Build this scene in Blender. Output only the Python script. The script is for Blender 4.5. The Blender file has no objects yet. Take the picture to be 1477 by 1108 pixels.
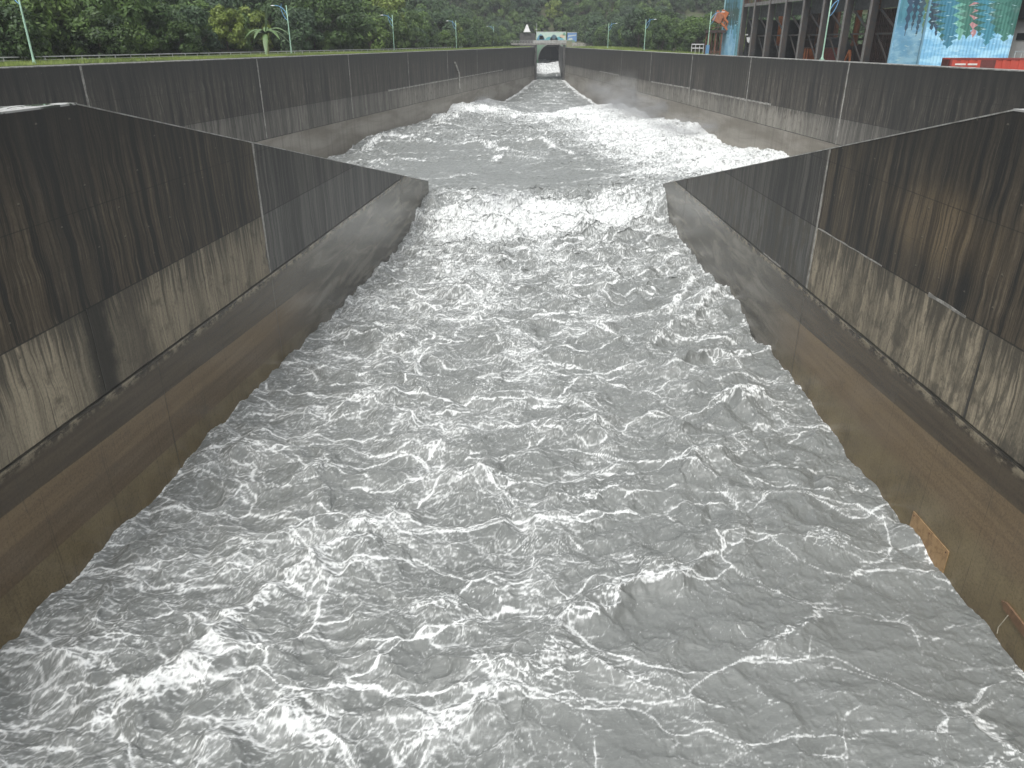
import bpy, bmesh, math, random
import numpy as np
from mathutils import Vector, Matrix
random.seed(7)
rng = np.random.default_rng(11)
SC = bpy.context.scene
COL = SC.collection
# ---------------------------------------------------------------- camera model (photo pixels -> points of the place)
F, HZ, CX, CY, CZ = 1080., 60., 738.5, 554., 2.0
PIT = math.atan((CY - HZ) / F); SP, CP = math.sin(PIT), math.cos(PIT)
def ray(x, y):
    u = (x - CX) / F; v = (y - CY) / F
    return np.array([u, CP - v * SP, -SP - v * CP])
def gz(x, y, z):
    r = ray(x, y); t = (z - CZ) / r[2]
    return r * t + np.array([0, 0, CZ])
def at_depth(x, y, Y):
    r = ray(x, y); return r * (Y / r[1]) + np.array([0, 0, CZ])
def on_wall(x, y, P, D):
    r = ray(x, y); n = np.array([D[1], -D[0]]); t = n.dot(P) / n.dot(r[:2]); q = r * t
    return float((q[:2] - P).dot(D)), float(q[2] + CZ)
cam = bpy.data.cameras.new('camera'); cam.sensor_width = 36; cam.lens = F / 1477 * 36
cam.clip_start = .3; cam.clip_end = 6000
co = bpy.data.objects.new('camera', cam); COL.objects.link(co)
co.location = (0, 0, CZ); co.rotation_euler = (math.pi / 2 - PIT, 0, 0); SC.camera = co
# ---------------------------------------------------------------- helpers
def tag(o, label=None, cat=None, group=None, kind=None):
    if label: o['label'] = label
    if cat: o['category'] = cat
    if group: o['group'] = group
    if kind: o['kind'] = kind
    return o
def empty(name, loc=(0, 0, 0), rz=0, label=None, cat=None, group=None):
    o = bpy.data.objects.new(name, None); COL.objects.link(o)
    o.location = loc; o.rotation_euler = (0, 0, rz); o.empty_display_size = .3
    return tag(o, label, cat, group)
class MB:
    def __init__(s): s.v = []; s.f = []
    def add(s, vs, fs):
        n = len(s.v); s.v += [tuple(float(c) for c in v) for v in vs]; s.f += [tuple(i + n for i in f) for f in fs]; return s
    def box(s, x0, x1, y0, y1, z0, z1):
        return s.add([(x0, y0, z0), (x1, y0, z0), (x1, y1, z0), (x0, y1, z0), (x0, y0, z1), (x1, y0, z1), (x1, y1, z1), (x0, y1, z1)],
                     [(0, 3, 2, 1), (4, 5, 6, 7), (0, 1, 5, 4), (1, 2, 6, 5), (2, 3, 7, 6), (3, 0, 4, 7)])
    def beam(s, a, b, w, h=None, up=(0, 0, 1)):
        a = Vector(a); b = Vector(b); h = h or w; d = (b - a).normalized(); u = Vector(up)
        if abs(d.dot(u)) > .95: u = Vector((0, 1, 0))
        r = d.cross(u).normalized() * (w / 2); u = r.cross(d).normalized() * (h / 2)
        vs = [a - r - u, a + r - u, a + r + u, a - r + u, b - r - u, b + r - u, b + r + u, b - r + u]
        return s.add(vs, [(0, 3, 2, 1), (4, 5, 6, 7), (0, 1, 5, 4), (1, 2, 6, 5), (2, 3, 7, 6), (3, 0, 4, 7)])
    def tube(s, pts, rad, n=8, cap=True):
        pts = [Vector(p) for p in pts]; k = len(pts); rad = rad if hasattr(rad, '__len__') else [rad] * k; base = len(s.v); pr = None
        for i, p in enumerate(pts):
            d = (pts[min(i + 1, k - 1)] - pts[max(i - 1, 0)]).normalized()
            if pr is None:
                pr = d.orthogonal().normalized()
            pr = (pr - d * pr.dot(d)).normalized(); q = d.cross(pr)
            for j in range(n):
                t = 2 * math.pi * j / n; c = p + (pr * math.cos(t) + q * math.sin(t)) * rad[i]; s.v.append(tuple(c))
        for i in range(k - 1):
            for j in range(n):
                a = base + i * n + j; b = base + i * n + (j + 1) % n; s.f.append((a, b, b + n, a + n))
        if cap: s.f.append(tuple(base + j for j in range(n))[::-1]); s.f.append(tuple(base + (k - 1) * n + j for j in range(n)))
        return s
    def prism(s, poly, y0, y1):                       # polygon in x,z extruded along y
        n = len(poly); vs = [(x, y0, z) for x, z in poly] + [(x, y1, z) for x, z in poly]
        return s.add(vs, [tuple(range(n)), tuple(range(2 * n - 1, n - 1, -1))] + [(i, i + n, (i + 1) % n + n, (i + 1) % n) for i in range(n)])
    def mesh(s, name, mat=None, smooth=False):
        me = bpy.data.meshes.new(name); me.from_pydata(s.v, [], s.f)
        bm = bmesh.new(); bm.from_mesh(me); bmesh.ops.recalc_face_normals(bm, faces=bm.faces); bm.to_mesh(me); bm.free()
        if mat: me.materials.append(mat)
        if smooth: me.polygons.foreach_set('use_smooth', [True] * len(me.polygons))
        return me
    def build(s, name, mat=None, parent=None, smooth=False, bevel=0):
        o = bpy.data.objects.new(name, s.mesh(name, mat, smooth)); COL.objects.link(o); o.parent = parent
        if bevel:
            m = o.modifiers.new('bevel', 'BEVEL'); m.width = bevel; m.segments = 2; m.limit_method = 'ANGLE'
        return o
def np_mesh(name, V, Q, mat, attrs={}, smooth=True):
    me = bpy.data.meshes.new(name); nv = len(V); nf = len(Q); k = Q.shape[1]
    me.vertices.add(nv); me.vertices.foreach_set('co', V.astype(np.float32).ravel())
    me.loops.add(nf * k); me.loops.foreach_set('vertex_index', Q.astype(np.int32).ravel())
    me.polygons.add(nf); me.polygons.foreach_set('loop_start', np.arange(0, nf * k, k, dtype=np.int32))
    try: me.polygons.foreach_set('loop_total', np.full(nf, k, dtype=np.int32))
    except Exception: pass
    me.update(calc_edges=True)
    if smooth: me.polygons.foreach_set('use_smooth', np.ones(nf, dtype=bool))
    for n, a in attrs.items():
        at = me.attributes.new(n, 'FLOAT', 'POINT'); at.data.foreach_set('value', a.astype(np.float32).ravel())
    if mat: me.materials.append(mat)
    o = bpy.data.objects.new(name, me); COL.objects.link(o); return o
# ---------------------------------------------------------------- node material helper
class NM:
    def __init__(s, name):
        s.m = bpy.data.materials.new(name); s.m.use_nodes = True; s.t = s.m.node_tree; s.t.nodes.clear()
        s.out = s.t.nodes.new('ShaderNodeOutputMaterial'); s.p = s.t.nodes.new('ShaderNodeBsdfPrincipled')
        s.t.links.new(s.p.outputs[0], s.out.inputs[0])
    def n(s, typ, **kw):
        nd = s.t.nodes.new(typ)
        for k, v in kw.items(): setattr(nd, k, v)
        return nd
    def link(s, a, b): s.t.links.new(a, b)
    def set(s, sock, v):
        if isinstance(v, bpy.types.NodeSocket): s.link(v, sock)
        else: sock.default_value = v
    def co(s, kind='Object'): return s.n('ShaderNodeTexCoord').outputs[kind]
    def sep(s, v):
        nd = s.n('ShaderNodeSeparateXYZ'); s.set(nd.inputs[0], v); return nd.outputs
    def comb(s, x, y, z):
        nd = s.n('ShaderNodeCombineXYZ')
        for i, v in enumerate((x, y, z)): s.set(nd.inputs[i], v)
        return nd.outputs[0]
    def math(s, op, a, b=0., c=0., clamp=False):
        nd = s.n('ShaderNodeMath', operation=op, use_clamp=clamp)
        for i, v in enumerate((a, b, c)): s.set(nd.inputs[i], v)
        return nd.outputs[0]
    def noise(s, v, scale=1., detail=3., rough=.5, dist=0., dims='3D'):
        nd = s.n('ShaderNodeTexNoise', noise_dimensions=dims); s.set(nd.inputs['Vector'], v)
        nd.inputs['Scale'].default_value = scale; nd.inputs['Detail'].default_value = detail
        nd.inputs['Roughness'].default_value = rough; nd.inputs['Distortion'].default_value = dist
        return nd.outputs[0]
    def vscale(s, v, x, y, z):
        nd = s.n('ShaderNodeVectorMath', operation='MULTIPLY'); s.set(nd.inputs[0], v); nd.inputs[1].default_value = (x, y, z); return nd.outputs[0]
    def vadd(s, v, x, y, z):
        nd = s.n('ShaderNodeVectorMath', operation='ADD'); s.set(nd.inputs[0], v); nd.inputs[1].default_value = (x, y, z); return nd.outputs[0]
    def ramp(s, f, a, b, lo=0., hi=1., smooth=True):
        nd = s.n('ShaderNodeMapRange', interpolation_type='SMOOTHSTEP' if smooth else 'LINEAR'); nd.clamp = True if not smooth else nd.clamp
        s.set(nd.inputs[0], f)
        for i, v in enumerate((a, b, lo, hi)): s.set(nd.inputs[i + 1], v)
        return nd.outputs[0]
    def mix(s, f, a, b, typ='MIX'):
        nd = s.n('ShaderNodeMix', data_type='RGBA', blend_type=typ); nd.clamp_factor = True
        s.set(nd.inputs[0], f)
        for i, v in ((6, a), (7, b)):
            if isinstance(v, (tuple, list)): v = tuple(v) + (1.,) if len(v) == 3 else v
            s.set(nd.inputs[i], v)
        return nd.outputs[2]
    def bump(s, h, strength=.5, dist=.02):
        nd = s.n('ShaderNodeBump'); nd.inputs['Strength'].default_value = strength; nd.inputs['Distance'].default_value = dist
        s.set(nd.inputs['Height'], h); s.link(nd.outputs[0], s.p.inputs['Normal']); return nd
    def base(s, c):
        if isinstance(c, (tuple, list)): c = tuple(c) + (1.,) if len(c) == 3 else c
        s.set(s.p.inputs['Base Color'], c)
    def rough(s, r): s.set(s.p.inputs['Roughness'], r)
def paint(name, c, rough=.5, var=.25, scale=2., metal=0., c2=None, spec=None):
    m = NM(name); o = m.co(); n = m.noise(o, scale, 5, .6); n2 = m.noise(m.vscale(o, 6, 6, .6), scale, 3)
    f = m.ramp(m.math('ADD', m.math('MULTIPLY', n, .6), m.math('MULTIPLY', n2, .4)), .35, .65)
    c2 = c2 or tuple(x * (1 - var) for x in c)
    m.base(m.mix(f, c, c2)); m.rough(m.ramp(n, .3, .7, rough - .08, rough + .12)); m.p.inputs['Metallic'].default_value = metal
    if spec is not None: m.p.inputs['Specular IOR Level'].default_value = spec
    return m.m
# ---------------------------------------------------------------- sky, sun, haze
SUN_EL, SUN_ROT = math.radians(58), math.radians(200)
w = bpy.data.worlds.new('World'); SC.world = w; w.use_nodes = True; nt = w.node_tree
sky = nt.nodes.new('ShaderNodeTexSky'); sky.sky_type = 'NISHITA'; sky.sun_disc = False
sky.sun_elevation = SUN_EL; sky.sun_rotation = SUN_ROT; sky.dust_density = 3; sky.air_density = 1.2
hs = nt.nodes.new('ShaderNodeHueSaturation'); hs.inputs['Saturation'].default_value = .16
bg = nt.nodes['Background']; bg.inputs[1].default_value = .15
nt.links.new(sky.outputs[0], hs.inputs['Color']); nt.links.new(hs.outputs[0], bg.inputs[0])
sun = bpy.data.lights.new('sun', 'SUN'); sun.energy = 1.4; sun.angle = math.radians(25); sun.color = (1, .985, .96)
so = bpy.data.objects.new('sun', sun); COL.objects.link(so)
so.rotation_euler = (math.pi / 2 - SUN_EL, 0, math.pi - SUN_ROT)
SC.view_settings.view_transform = 'Standard'; SC.view_settings.look = 'None'; SC.view_settings.exposure = .85
SC.render.engine = 'CYCLES'; SC.cycles.max_bounces = 6; SC.cycles.volume_bounces = 0
# ---------------------------------------------------------------- layout (metres; z = 0 is the bank, camera on the bridge at z = 2)
ZL, ZR = -.03, -.20                                  # tops of the outer walls
def unit(v): return v / np.linalg.norm(v)
PL, PL2 = gz(0, 97.5, ZL)[:2], gz(772, 67.8, ZL)[:2]
PR, PR2 = gz(1477, 102, ZR)[:2], gz(816, 68.5, ZR)[:2]
DL, DR = unit(PL2 - PL), unit(PR2 - PR)
YT = (PL2[1] + PR2[1]) / 2                           # throat
PL2 = PL + DL * (YT - PL[1]) / DL[1]; PR2 = PR + DR * (YT - PR[1]) / DR[1]
WZ = -16.5
WLP = gz(0, 952, WZ)[:2]; WLD = unit(ray(848, 60)[:2]); WRP = gz(1477, 958, WZ)[:2]; WRD = unit(ray(732, 60)[:2])
def xl_out(Y): return PL[0] + (Y - PL[1]) * DL[0] / DL[1]
def xr_out(Y): return PR[0] + (Y - PR[1]) * DR[0] / DR[1]
def xl_wing(Y): return WLP[0] + (Y - WLP[1]) * WLD[0] / WLD[1]
def xr_wing(Y): return WRP[0] + (Y - WRP[1]) * WRD[0] / WRD[1]
NOSE_L, NOSE_R = 73.6, 64.2
L1, L2_, L3 = -7.2, -10.7, -3.7                      # lift joints
# ================================================================ WATER
TN, TM, DXY = 4096, 2048, .02                        # tile rows (y), columns (x), metre per cell
TY, TX = TN * DXY, TM * DXY
ky = (np.fft.fftfreq(TN, DXY) * 2 * np.pi).astype(np.float32)[:, None]; kx = (np.fft.rfftfreq(TM, DXY) * 2 * np.pi).astype(np.float32)[None, :]
KK = np.sqrt(kx * kx + ky * ky) + 1e-6
def spec_field(lo, hi, slope, seed, ax=1., ay=1.):
    r = np.random.default_rng(seed); w_ = np.fft.rfft2(r.standard_normal((TN, TM), dtype=np.float32))
    k = np.sqrt((kx * ax) ** 2 + (ky * ay) ** 2) + 1e-6; k0, k1 = 2 * np.pi / hi, 2 * np.pi / lo
    s = k ** (-slope) * np.exp(-(k0 / k) ** 2 * .7) * np.exp(-(k / k1) ** 2)
    return (w_ * s).astype(np.complex64)
def inv(S): return np.fft.irfft2(S, s=(TN, TM)).astype(np.float32)
def choppy(S):                                        # heights and the horizontal pull toward crests, both for unit rms height
    h = inv(S); sd = h.std(); h /= sd
    dx = inv(-1j * kx / KK * S) / sd; dy = inv(-1j * ky / KK * S) / sd
    return h, -dx, -dy
def grad(a): return (np.roll(a, -1, 1) - np.roll(a, 1, 1)) / (2 * DXY), (np.roll(a, -1, 0) - np.roll(a, 1, 0)) / (2 * DXY)
def web(S, amount):                                   # foam gathers where a random surface flow converges
    p = inv(S); gx, gy = grad(p); st = np.sqrt(((np.roll(gx, -1, 1) - gx) / DXY).std() * ((np.roll(gy, -1, 0) - gy) / DXY).std())
    a = amount / st / DXY
    X = np.arange(TM, dtype=np.float32)[None, :] - gx * a; Y = np.arange(TN, dtype=np.float32)[:, None] - gy * a
    xi = np.floor(X); yi = np.floor(Y); fx = (X - xi).ravel(); fy = (Y - yi).ravel()
    xi = xi.astype(np.int64).ravel() % TM; yi = yi.astype(np.int64).ravel() % TN; x2 = (xi + 1) % TM; y2 = (yi + 1) % TN
    d = np.bincount(yi * TM + xi, (1 - fx) * (1 - fy), TN * TM); d += np.bincount(yi * TM + x2, fx * (1 - fy), TN * TM)
    d += np.bincount(y2 * TM + xi, (1 - fx) * fy, TN * TM); d += np.bincount(y2 * TM + x2, fx * fy, TN * TM)
    return np.log1p(d.reshape(TN, TM)).astype(np.float32)
def rank(a):                                          # spread values evenly over 0..1
    h, e = np.histogram(a, 2048); c = np.cumsum(h) / a.size
    return np.interp(a, (e[1:] + e[:-1]) / 2, c).astype(np.float32)
def samp(A, x, y):                                    # periodic bilinear lookup at metres
    X = x / DXY; Y = y / DXY; xi = np.floor(X).astype(np.int64); yi = np.floor(Y).astype(np.int64); fx = (X - xi).astype(np.float32); fy = (Y - yi).astype(np.float32)
    x0 = xi % TM; x1 = (xi + 1) % TM; y0 = yi % TN; y1 = (yi + 1) % TN
    return (A[y0, x0] * (1 - fx) + A[y0, x1] * fx) * (1 - fy) + (A[y1, x0] * (1 - fx) + A[y1, x1] * fx) * fy
def sst(a, b, x): t = np.clip((x - a) / (b - a), 0, 1); return t * t * (3 - 2 * t)
H0, DX0, DY0 = choppy(spec_field(.8, 9., 2.6, 1, 1.15, .9))
H1, DX1, DY1 = choppy(spec_field(.25, 1.6, 2.2, 2, 1.2, .85))
RC = rank(-((np.roll(DX0, -1, 1) - np.roll(DX0, 1, 1)) + (np.roll(DY0, -1, 0) - np.roll(DY0, 1, 0))))
H2 = inv(spec_field(.09, .45, 1.8, 3)); H2 /= H2.std()
HB = inv(spec_field(.5, 5., 2.8, 8)); HB /= HB.std()
W1 = web(spec_field(.4, 5., 3.6, 4, 1.2, .85), .52)
W2 = web(spec_field(.1, 1.0, 3.3, 5, 1.25, .85), .56)
W3 = web(spec_field(1.4, 8., 4.2, 9), .7)
W4 = web(spec_field(.05, .28, 3.4, 12, 1.3, .8), .65)
W4 = rank(W4)
def thin(A, sg): return A - inv(np.fft.rfft2(A).astype(np.complex64) * np.exp(-.5 * (KK * sg) ** 2))
W5 = rank(thin(W1, .11)); W2 = .55 * rank(W2) + .45 * rank(thin(W2, .06)); W1, W2, W3 = rank(W1), rank(W2), rank(W3)
CW = inv(spec_field(.8, 5., 3.6, 6)); gx, gy = grad(CW); sc_ = 1. / np.sqrt(gx.std() * gy.std())
CUX, CUY = gy * sc_, -gx * sc_                        # swirling drift, unit rms
del CW, gx, gy
def foam_fields(x, y):
    wx = samp(CUX, x, y); wy = samp(CUY, x, y)
    x2, y2 = x + .16 * wx, y + .16 * wy
    return samp(W1, x2, y2), samp(W2, x2 * 1. + .2 * wy, y2), samp(W3, x + .3 * wx, y + .3 * wy), samp(W4, x2 + .1 * wy, y2 - .1 * wx), samp(W5, x2, y2)
# hand-placed crests: (photo polyline on the water, height, back width, front width, foam) ; the steep front is to the right of travel
CR = [
 ([(745, 918), (800, 890), (850, 882), (880, 864), (905, 842), (960, 838), (1000, 828), (1022, 805)], .62, 1.5, .22, .85),
 ([(118, 1085), (122, 1040), (160, 1000), (235, 985), (295, 962), (318, 915), (352, 880), (410, 838), (470, 795), (540, 752), (575, 722), (640, 690)][::-1], .7, 1.3, .35, .95),
 ([(640, 985), (700, 965), (772, 948), (800, 932), (835, 938), (880, 962), (940, 975), (985, 1000)], .3, .9, .2, .7),
 ([(1058, 948), (1110, 922), (1150, 905), (1190, 872), (1215, 842)], .3, .8, .22, .55),
 ([(1060, 948), (1092, 985), (1130, 1030), (1150, 1085)][::-1], .25, .8, .2, .4),
 ([(515, 1112), (580, 1060), (640, 1030), (700, 1010), (760, 985)], .5, 1.2, .3, .8),
 ([(270, 1112), (330, 1050), (400, 1018), (450, 1050), (470, 1108)], .6, 1.0, .3, 1.0),
 ([(930, 545), (985, 520), (1050, 512), (1115, 506), (1185, 498)], .85, 1.4, .3, .6),
 ([(905, 520), (960, 480), (1010, 450), (1064, 430), (1120, 408)], .95, 1.3, .35, .7),
 ([(940, 470), (970, 440), (1000, 400), (985, 372)], .4, 1.2, .3, .7),
 ([(1040, 560), (1075, 585), (1100, 575), (1150, 590)], .4, 1., .3, .6),
 ([(600, 700), (640, 682), (690, 690), (730, 688)], .5, .9, .3, .8),
 ([(480, 600), (520, 580), (600, 565), (640, 570)], .4, 1., .3, .6),
 ([(560, 640), (640, 640), (700, 630)], .35, .8, .3, .6),
 ([(330, 640), (380, 690), (440, 700)], .25, .9, .3, .5),
 ([(780, 700), (830, 720), (880, 700), (915, 690)], .35, .8, .25, .7),
 ([(960, 700), (1010, 660), (1080, 640), (1130, 610)], .35, 1., .3, .55),
 ([(820, 640), (870, 600), (960, 590), (1010, 560)], .35, 1., .3, .5),
 ([(0, 985), (60, 960), (120, 968), (200, 978)], .4, .9, .4, .7),
 ([(1385, 985), (1420, 1030), (1445, 1060), (1480, 1080)], .2, .7, .3, .9),
]
CRB = [
 ([(512, 216), (535, 203), (565, 192), (600, 198), (640, 206)], 1.0, 3.5, 1.2, .9),
 ([(500, 236), (540, 226), (590, 222), (630, 228)], .6, 3., 1., .7),
 ([(606, 186), (640, 172), (690, 156), (735, 164), (770, 172)], 1.0, 6, 2., 1.),
 ([(640, 206), (690, 205), (735, 220), (770, 232)], .8, 3.5, 1.2, .8),
 ([(690, 195), (750, 200), (800, 215), (850, 235)], .7, 3., 1.2, .8),
 ([(705, 236), (720, 226), (735, 222)], .6, 2., .8, .8),
 ([(622, 268), (680, 284), (740, 292), (790, 300), (850, 292), (920, 282)], .5, 2.6, 1., 1.),
 ([(900, 245), (960, 232), (1040, 226), (1100, 222)][::-1], .8, 4., 1.4, .9),
 ([(560, 250), (620, 258), (680, 252), (720, 256)], .3, 2., .8, .6),
]
CR_B = [(np.array([gz(px, py, -14.6)[:2] for px, py in pl]), A, wb, wf, fm) for pl, A, wb, wf, fm in CRB]
CRW = [(np.array([gz(px, py, -16.1)[:2] for px, py in pl]), A, wb, wf, fm) for pl, A, wb, wf, fm in CR]
def crests(x, y, CRW=None):
    CRW = CRW or CRW_ALL
    hh = np.zeros_like(x); ff = np.zeros_like(x); wob = samp(H1, x * .8 + 3, y * .8) * .12 + samp(H0, x + 5, y) * .12
    for P, A, wb, wf, fm in CRW:
        far = max(4, wb * 2.6); lo = P.min(0) - far; hi = P.max(0) + far
        m = (x > lo[0]) & (x < hi[0]) & (y > lo[1]) & (y < hi[1])
        if not m.any(): continue
        xs, ys = x[m], y[m]; best = np.full(xs.shape, 99.); sg = np.ones(xs.shape); tt = np.zeros(xs.shape); n = len(P) - 1
        for i in range(n):
            a, b = P[i], P[i + 1]; d = b - a; L = d.dot(d); t0 = ((xs - a[0]) * d[0] + (ys - a[1]) * d[1]) / L; t = np.clip(t0, 0, 1)
            ex, ey = xs - a[0] - t * d[0], ys - a[1] - t * d[1]; q = np.hypot(ex, ey); u = q < best
            best = np.where(u, q, best); sg = np.where(u, np.sign(d[0] * ey - d[1] * ex), sg); tt = np.where(u, (i + t) / n, tt)
        sd = best * sg + wob[m] * max(1, wf * 1.5)                       # + is behind the crest, - the steep face
        env = np.sin(np.clip(tt, .02, .98) * np.pi) ** .5
        env = env * np.exp(-np.where(best > far * .85, (best - far * .85) * 3, 0))
        wf = wf * 2.0; A = A * .8; rag = np.clip(.85 + .16 * samp(H1, xs * .8, ys * .8) + .14 * samp(H0, xs, ys), .2, 1.4)
        prof = np.where(sd > 0, np.exp(-sd / wb), np.exp(-(sd / wf) ** 2)) * rag
        hh[m] += A * env * prof
        ff[m] = np.maximum(ff[m], fm * env * np.where(sd > 0, np.exp(-sd / (wb * .6)) , np.exp(-(sd / (wf * .5)) ** 2)))
    return hh, ff
CRW_ALL = CRW + CR_B
PTS = lambda L: (np.array([a for a, b in L], float), np.array([b for a, b in L], float))
CL = PTS([(8, -16.4), (36, -16.4), (43, -16.5), (60, -17.1), (71, -17.5), (80, -16.9), (90, -14.9), (96, -14.3)])
CC = PTS([(8, -16.6), (30, -16.5), (60, -16.5), (72, -16.6), (80, -15.9), (86, -15.0), (91, -14.4), (96, -14.5)])
CRR = PTS([(8, -16.7), (32, -16.7), (41, -15.9), (47, -16.7), (53, -15.4), (59, -16.0), (72, -15.5), (78, -14.9), (82, -12.6), (90, -12.6), (96, -12.9)])
BL = PTS([(80, -16.2), (92, -15.6), (135, -16.6), (148, -15.7), (160, -15.0), (180, -15.3), (208, -14.6), (240, -13.9), (252, -14.6), (266, -17.3), (300, -15.6), (338, -12.6), (360, -12.4), (372, -10.5), (386, -7.3), (420, -6.5)])
BC = PTS([(80, -15.2), (88, -14.5), (110, -14.9), (140, -14.8), (175, -14.6), (185, -14.6), (202, -14.9), (214, -16.2), (226, -17.2), (300, -15.2), (338, -12.6), (360, -12.4), (372, -10.5), (386, -7.3), (420, -6.5)])
BR = PTS([(80, -12.5), (95, -12.8), (115, -13.3), (155, -13.6), (180, -13.8), (215, -14.2), (236, -14.4), (250, -17.0), (300, -15.3), (338, -12.6), (360, -12.4), (372, -10.5), (386, -7.3), (420, -6.5)])
def base_level(x, y):
    a, b = xl_wing(y), xr_wing(y); u = np.clip((x - a) / (b - a) * 2 - 1, -1.2, 1.2)
    lw = np.clip(-u, 0, 1) ** 2.2; rw = np.clip(u, 0, 1) ** 3.0
    zc = np.interp(y, *CC); ch = zc + lw * (np.interp(y, *CL) - zc) + rw * (np.interp(y, *CRR) - zc)
    a, b = xl_out(np.minimum(y, YT)), xr_out(np.minimum(y, YT)); u = np.clip((x - a) / (b - a) * 2 - 1, -1, 1)
    lw = np.clip(-u, 0, 1) ** 1.5; rw = np.clip(u, 0, 1) ** .9
    zc = np.interp(y, *BC); ba = zc + lw * (np.interp(y, *BL) - zc) + rw * (np.interp(y, *BR) - zc)
    k = sst(82, 95, y); return ch * (1 - k) + ba * k
def blob(x, y, px, py, rx, ry, z=-16.3):
    c = gz(px, py, z); return np.exp(-((x - c[0]) / rx) ** 2 - ((y - c[1]) / ry) ** 2)
def water(x, y, basin):
    """rest position -> displaced xyz and foam"""
    kb = sst(84, 100, y)                              # 0 downstream, 1 basin
    zb = base_level(x, y)
    c, fcr = crests(x, y)
    h0, d0x, d0y = samp(H0, x, y), samp(DX0, x, y), samp(DY0, x, y)
    xb, yb = x * .42 + 7, y * .42 + 11
    g0, e0x, e0y = samp(H0, xb, yb), samp(DX0, xb, yb), samp(DY0, xb, yb)
    h1, d1x, d1y = samp(H1, x, y), samp(DX1, x, y), samp(DY1, x, y)
    g1 = samp(H1, xb * 1.1, yb * 1.1); h2 = samp(H2, x, y); hb = samp(HB, x, y)
    # calm patches
    calm = np.maximum.reduce([blob(x, y, 880, 1030, 3.2, 2.8), .9 * blob(x, y, 1250, 900, 4.2, 6.), .8 * blob(x, y, 1130, 1010, 4, 3), .7 * blob(x, y, 960, 880, 3, 1.6), .75 * blob(x, y, 1300, 1040, 4, 4)])
    pool = np.maximum(blob(x, y, 690, 245, 20, 22, -14.6), .8 * blob(x, y, 760, 265, 10, 12, -14.6)) * sst(92, 99, y)
    pool = np.maximum(pool, .75 * blob(x, y, 640, 213, 13, 12, -14.6))
    vb = np.exp(-((x - 11) / 9.5) ** 2); yt = y + 38 * vb * sst(195, 215, y)
    chute = sst(232, 252, yt) * (1 - sst(350, 372, y))
    slick_l = blob(x, y, 600, 345, 2.2, 14, -17)      # smooth tongue under the left nose
    heap = np.exp(-((y + 14 * vb - 218) / 22) ** 2) * (1 - .45 * vb) + .6 * sst(.2, .9, (x - 5) / 25) * np.exp(-((y - 150) / 50) ** 2)
    sill = np.exp(-((y - 82) / 6.) ** 2)
    up = sst(35, 80, y) * (1 - kb)
    edge = np.minimum(np.abs(x - np.where(basin, xl_out(y), xl_wing(y))), np.abs(x - np.where(basin, xr_out(y), xr_wing(y))))
    ea = .35 + .65 * sst(.0, 2.5, edge)
    a0 = (.18 + .07 * up + .14 * sill) * (1 - .65 * calm) * (1 - .6 * slick_l) * (1 - kb)
    b0 = kb * (.40 + .3 * np.clip(heap, 0, 1)) * (1 - .7 * pool) * (1 - .75 * chute)
    a1 = (.042 + .045 * up + .01 * sill + .05 * kb * (1 - pool)) * (1 - .55 * calm) * (1 - .6 * chute)
    e2 = .4 + .6 * sst(0, 2.2, edge); a0 = a0 * e2; a1 = a1 * (.5 + .5 * e2); b0 = b0 * (.6 + .4 * e2)
    wh = np.clip(heap * kb * (1 - chute) + sill * .8, 0, 1)
    z = zb + c + a0 * h0 + b0 * g0 + a1 * h1 + kb * .07 * (1 - .9 * pool) * g1 + .013 * (1 - .5 * calm) * h2 * (1 + .8 * wh) * (1 - .8 * kb * (1 - wh))
    z += (.19 + .1 * up) * np.abs(hb) * (1 - calm) * (1 - kb)
    # white masses throw up ragged tops
    sp = np.clip(samp(W2, x * .3, y * .3) - .75, 0, 2); z += wh * (.30 * sp * kb + .1 * sp * (1 - kb))
    ch0 = 1.0
    X = x + ea * ch0 * (a0 * d0x + b0 * e0x + 1.5 * a1 * d1x); Y = y + ea * ch0 * (a0 * d0y + b0 * e0y + 1.5 * a1 * d1y)
    # foam
    f1, f2, f3, f4, f5 = foam_fields(x, y)
    q1, q2, q3, q4, q5 = foam_fields(xb, yb)
    r = [f * (1 - kb) + q * kb for f, q in ((f1, q1), (f2, .55 * q2 + .45 * f2), (f3, q3), (f4, .5 * f4 + .5 * f2), (f5, q5))]
    rc = samp(RC, x, y); crest_c = sst(.90, .999, rc) * (1 - kb) + sst(.3, 1.9, g0) * kb
    lowleft = blob(x, y, 420, 1010, 7, 6); left = sst(8, -14, x)
    amt = .74 + .16 * left + .42 * up + .16 * lowleft + .16 * blob(x, y, 700, 560, 7, 14) + .10 * blob(x, y, 640, 760, 6, 6) + .15 * blob(x, y, 700, 420, 9, 22)
    amt -= .34 * calm + .14 * sst(2, 12, x) * (1 - sst(40, 60, y)) + .3 * slick_l
    th = 1.15 * sill * sst(0, 3, edge) * (1 - .8 * slick_l) * (1 - .75 * blob(x, y, 960, 345, 3, 10, -16)) + .45 * blob(x, y, 680, 380, 8, 16) + .2 * blob(x, y, 720, 470, 8, 14) + .42 * blob(x, y, 390, 1070, 3.5, 2.2) + .3 * blob(x, y, 180, 1060, 2.5, 2) + .22 * blob(x, y, 700, 690, 3, 4)
    bam = .80 + .25 * np.clip(heap, 0, 1.2) - .66 * pool + .05 * chute
    thb = (1.05 * np.clip(heap, 0, 1.1) + .55 * sst(-8, 22, x) + .16) * (1 - pool) * (1 - chute) + chute * (.9 * sst(2.5, .8, edge) + .8 * sst(254, 236, yt) * (1 - .3 * vb)) + .7 * sst(362, 372, y)
    drk_ = sst(336, 344, y) * (1 - sst(366, 372, y)); bam = bam * (1 - drk_); thb = thb * (1 - drk_)
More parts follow.
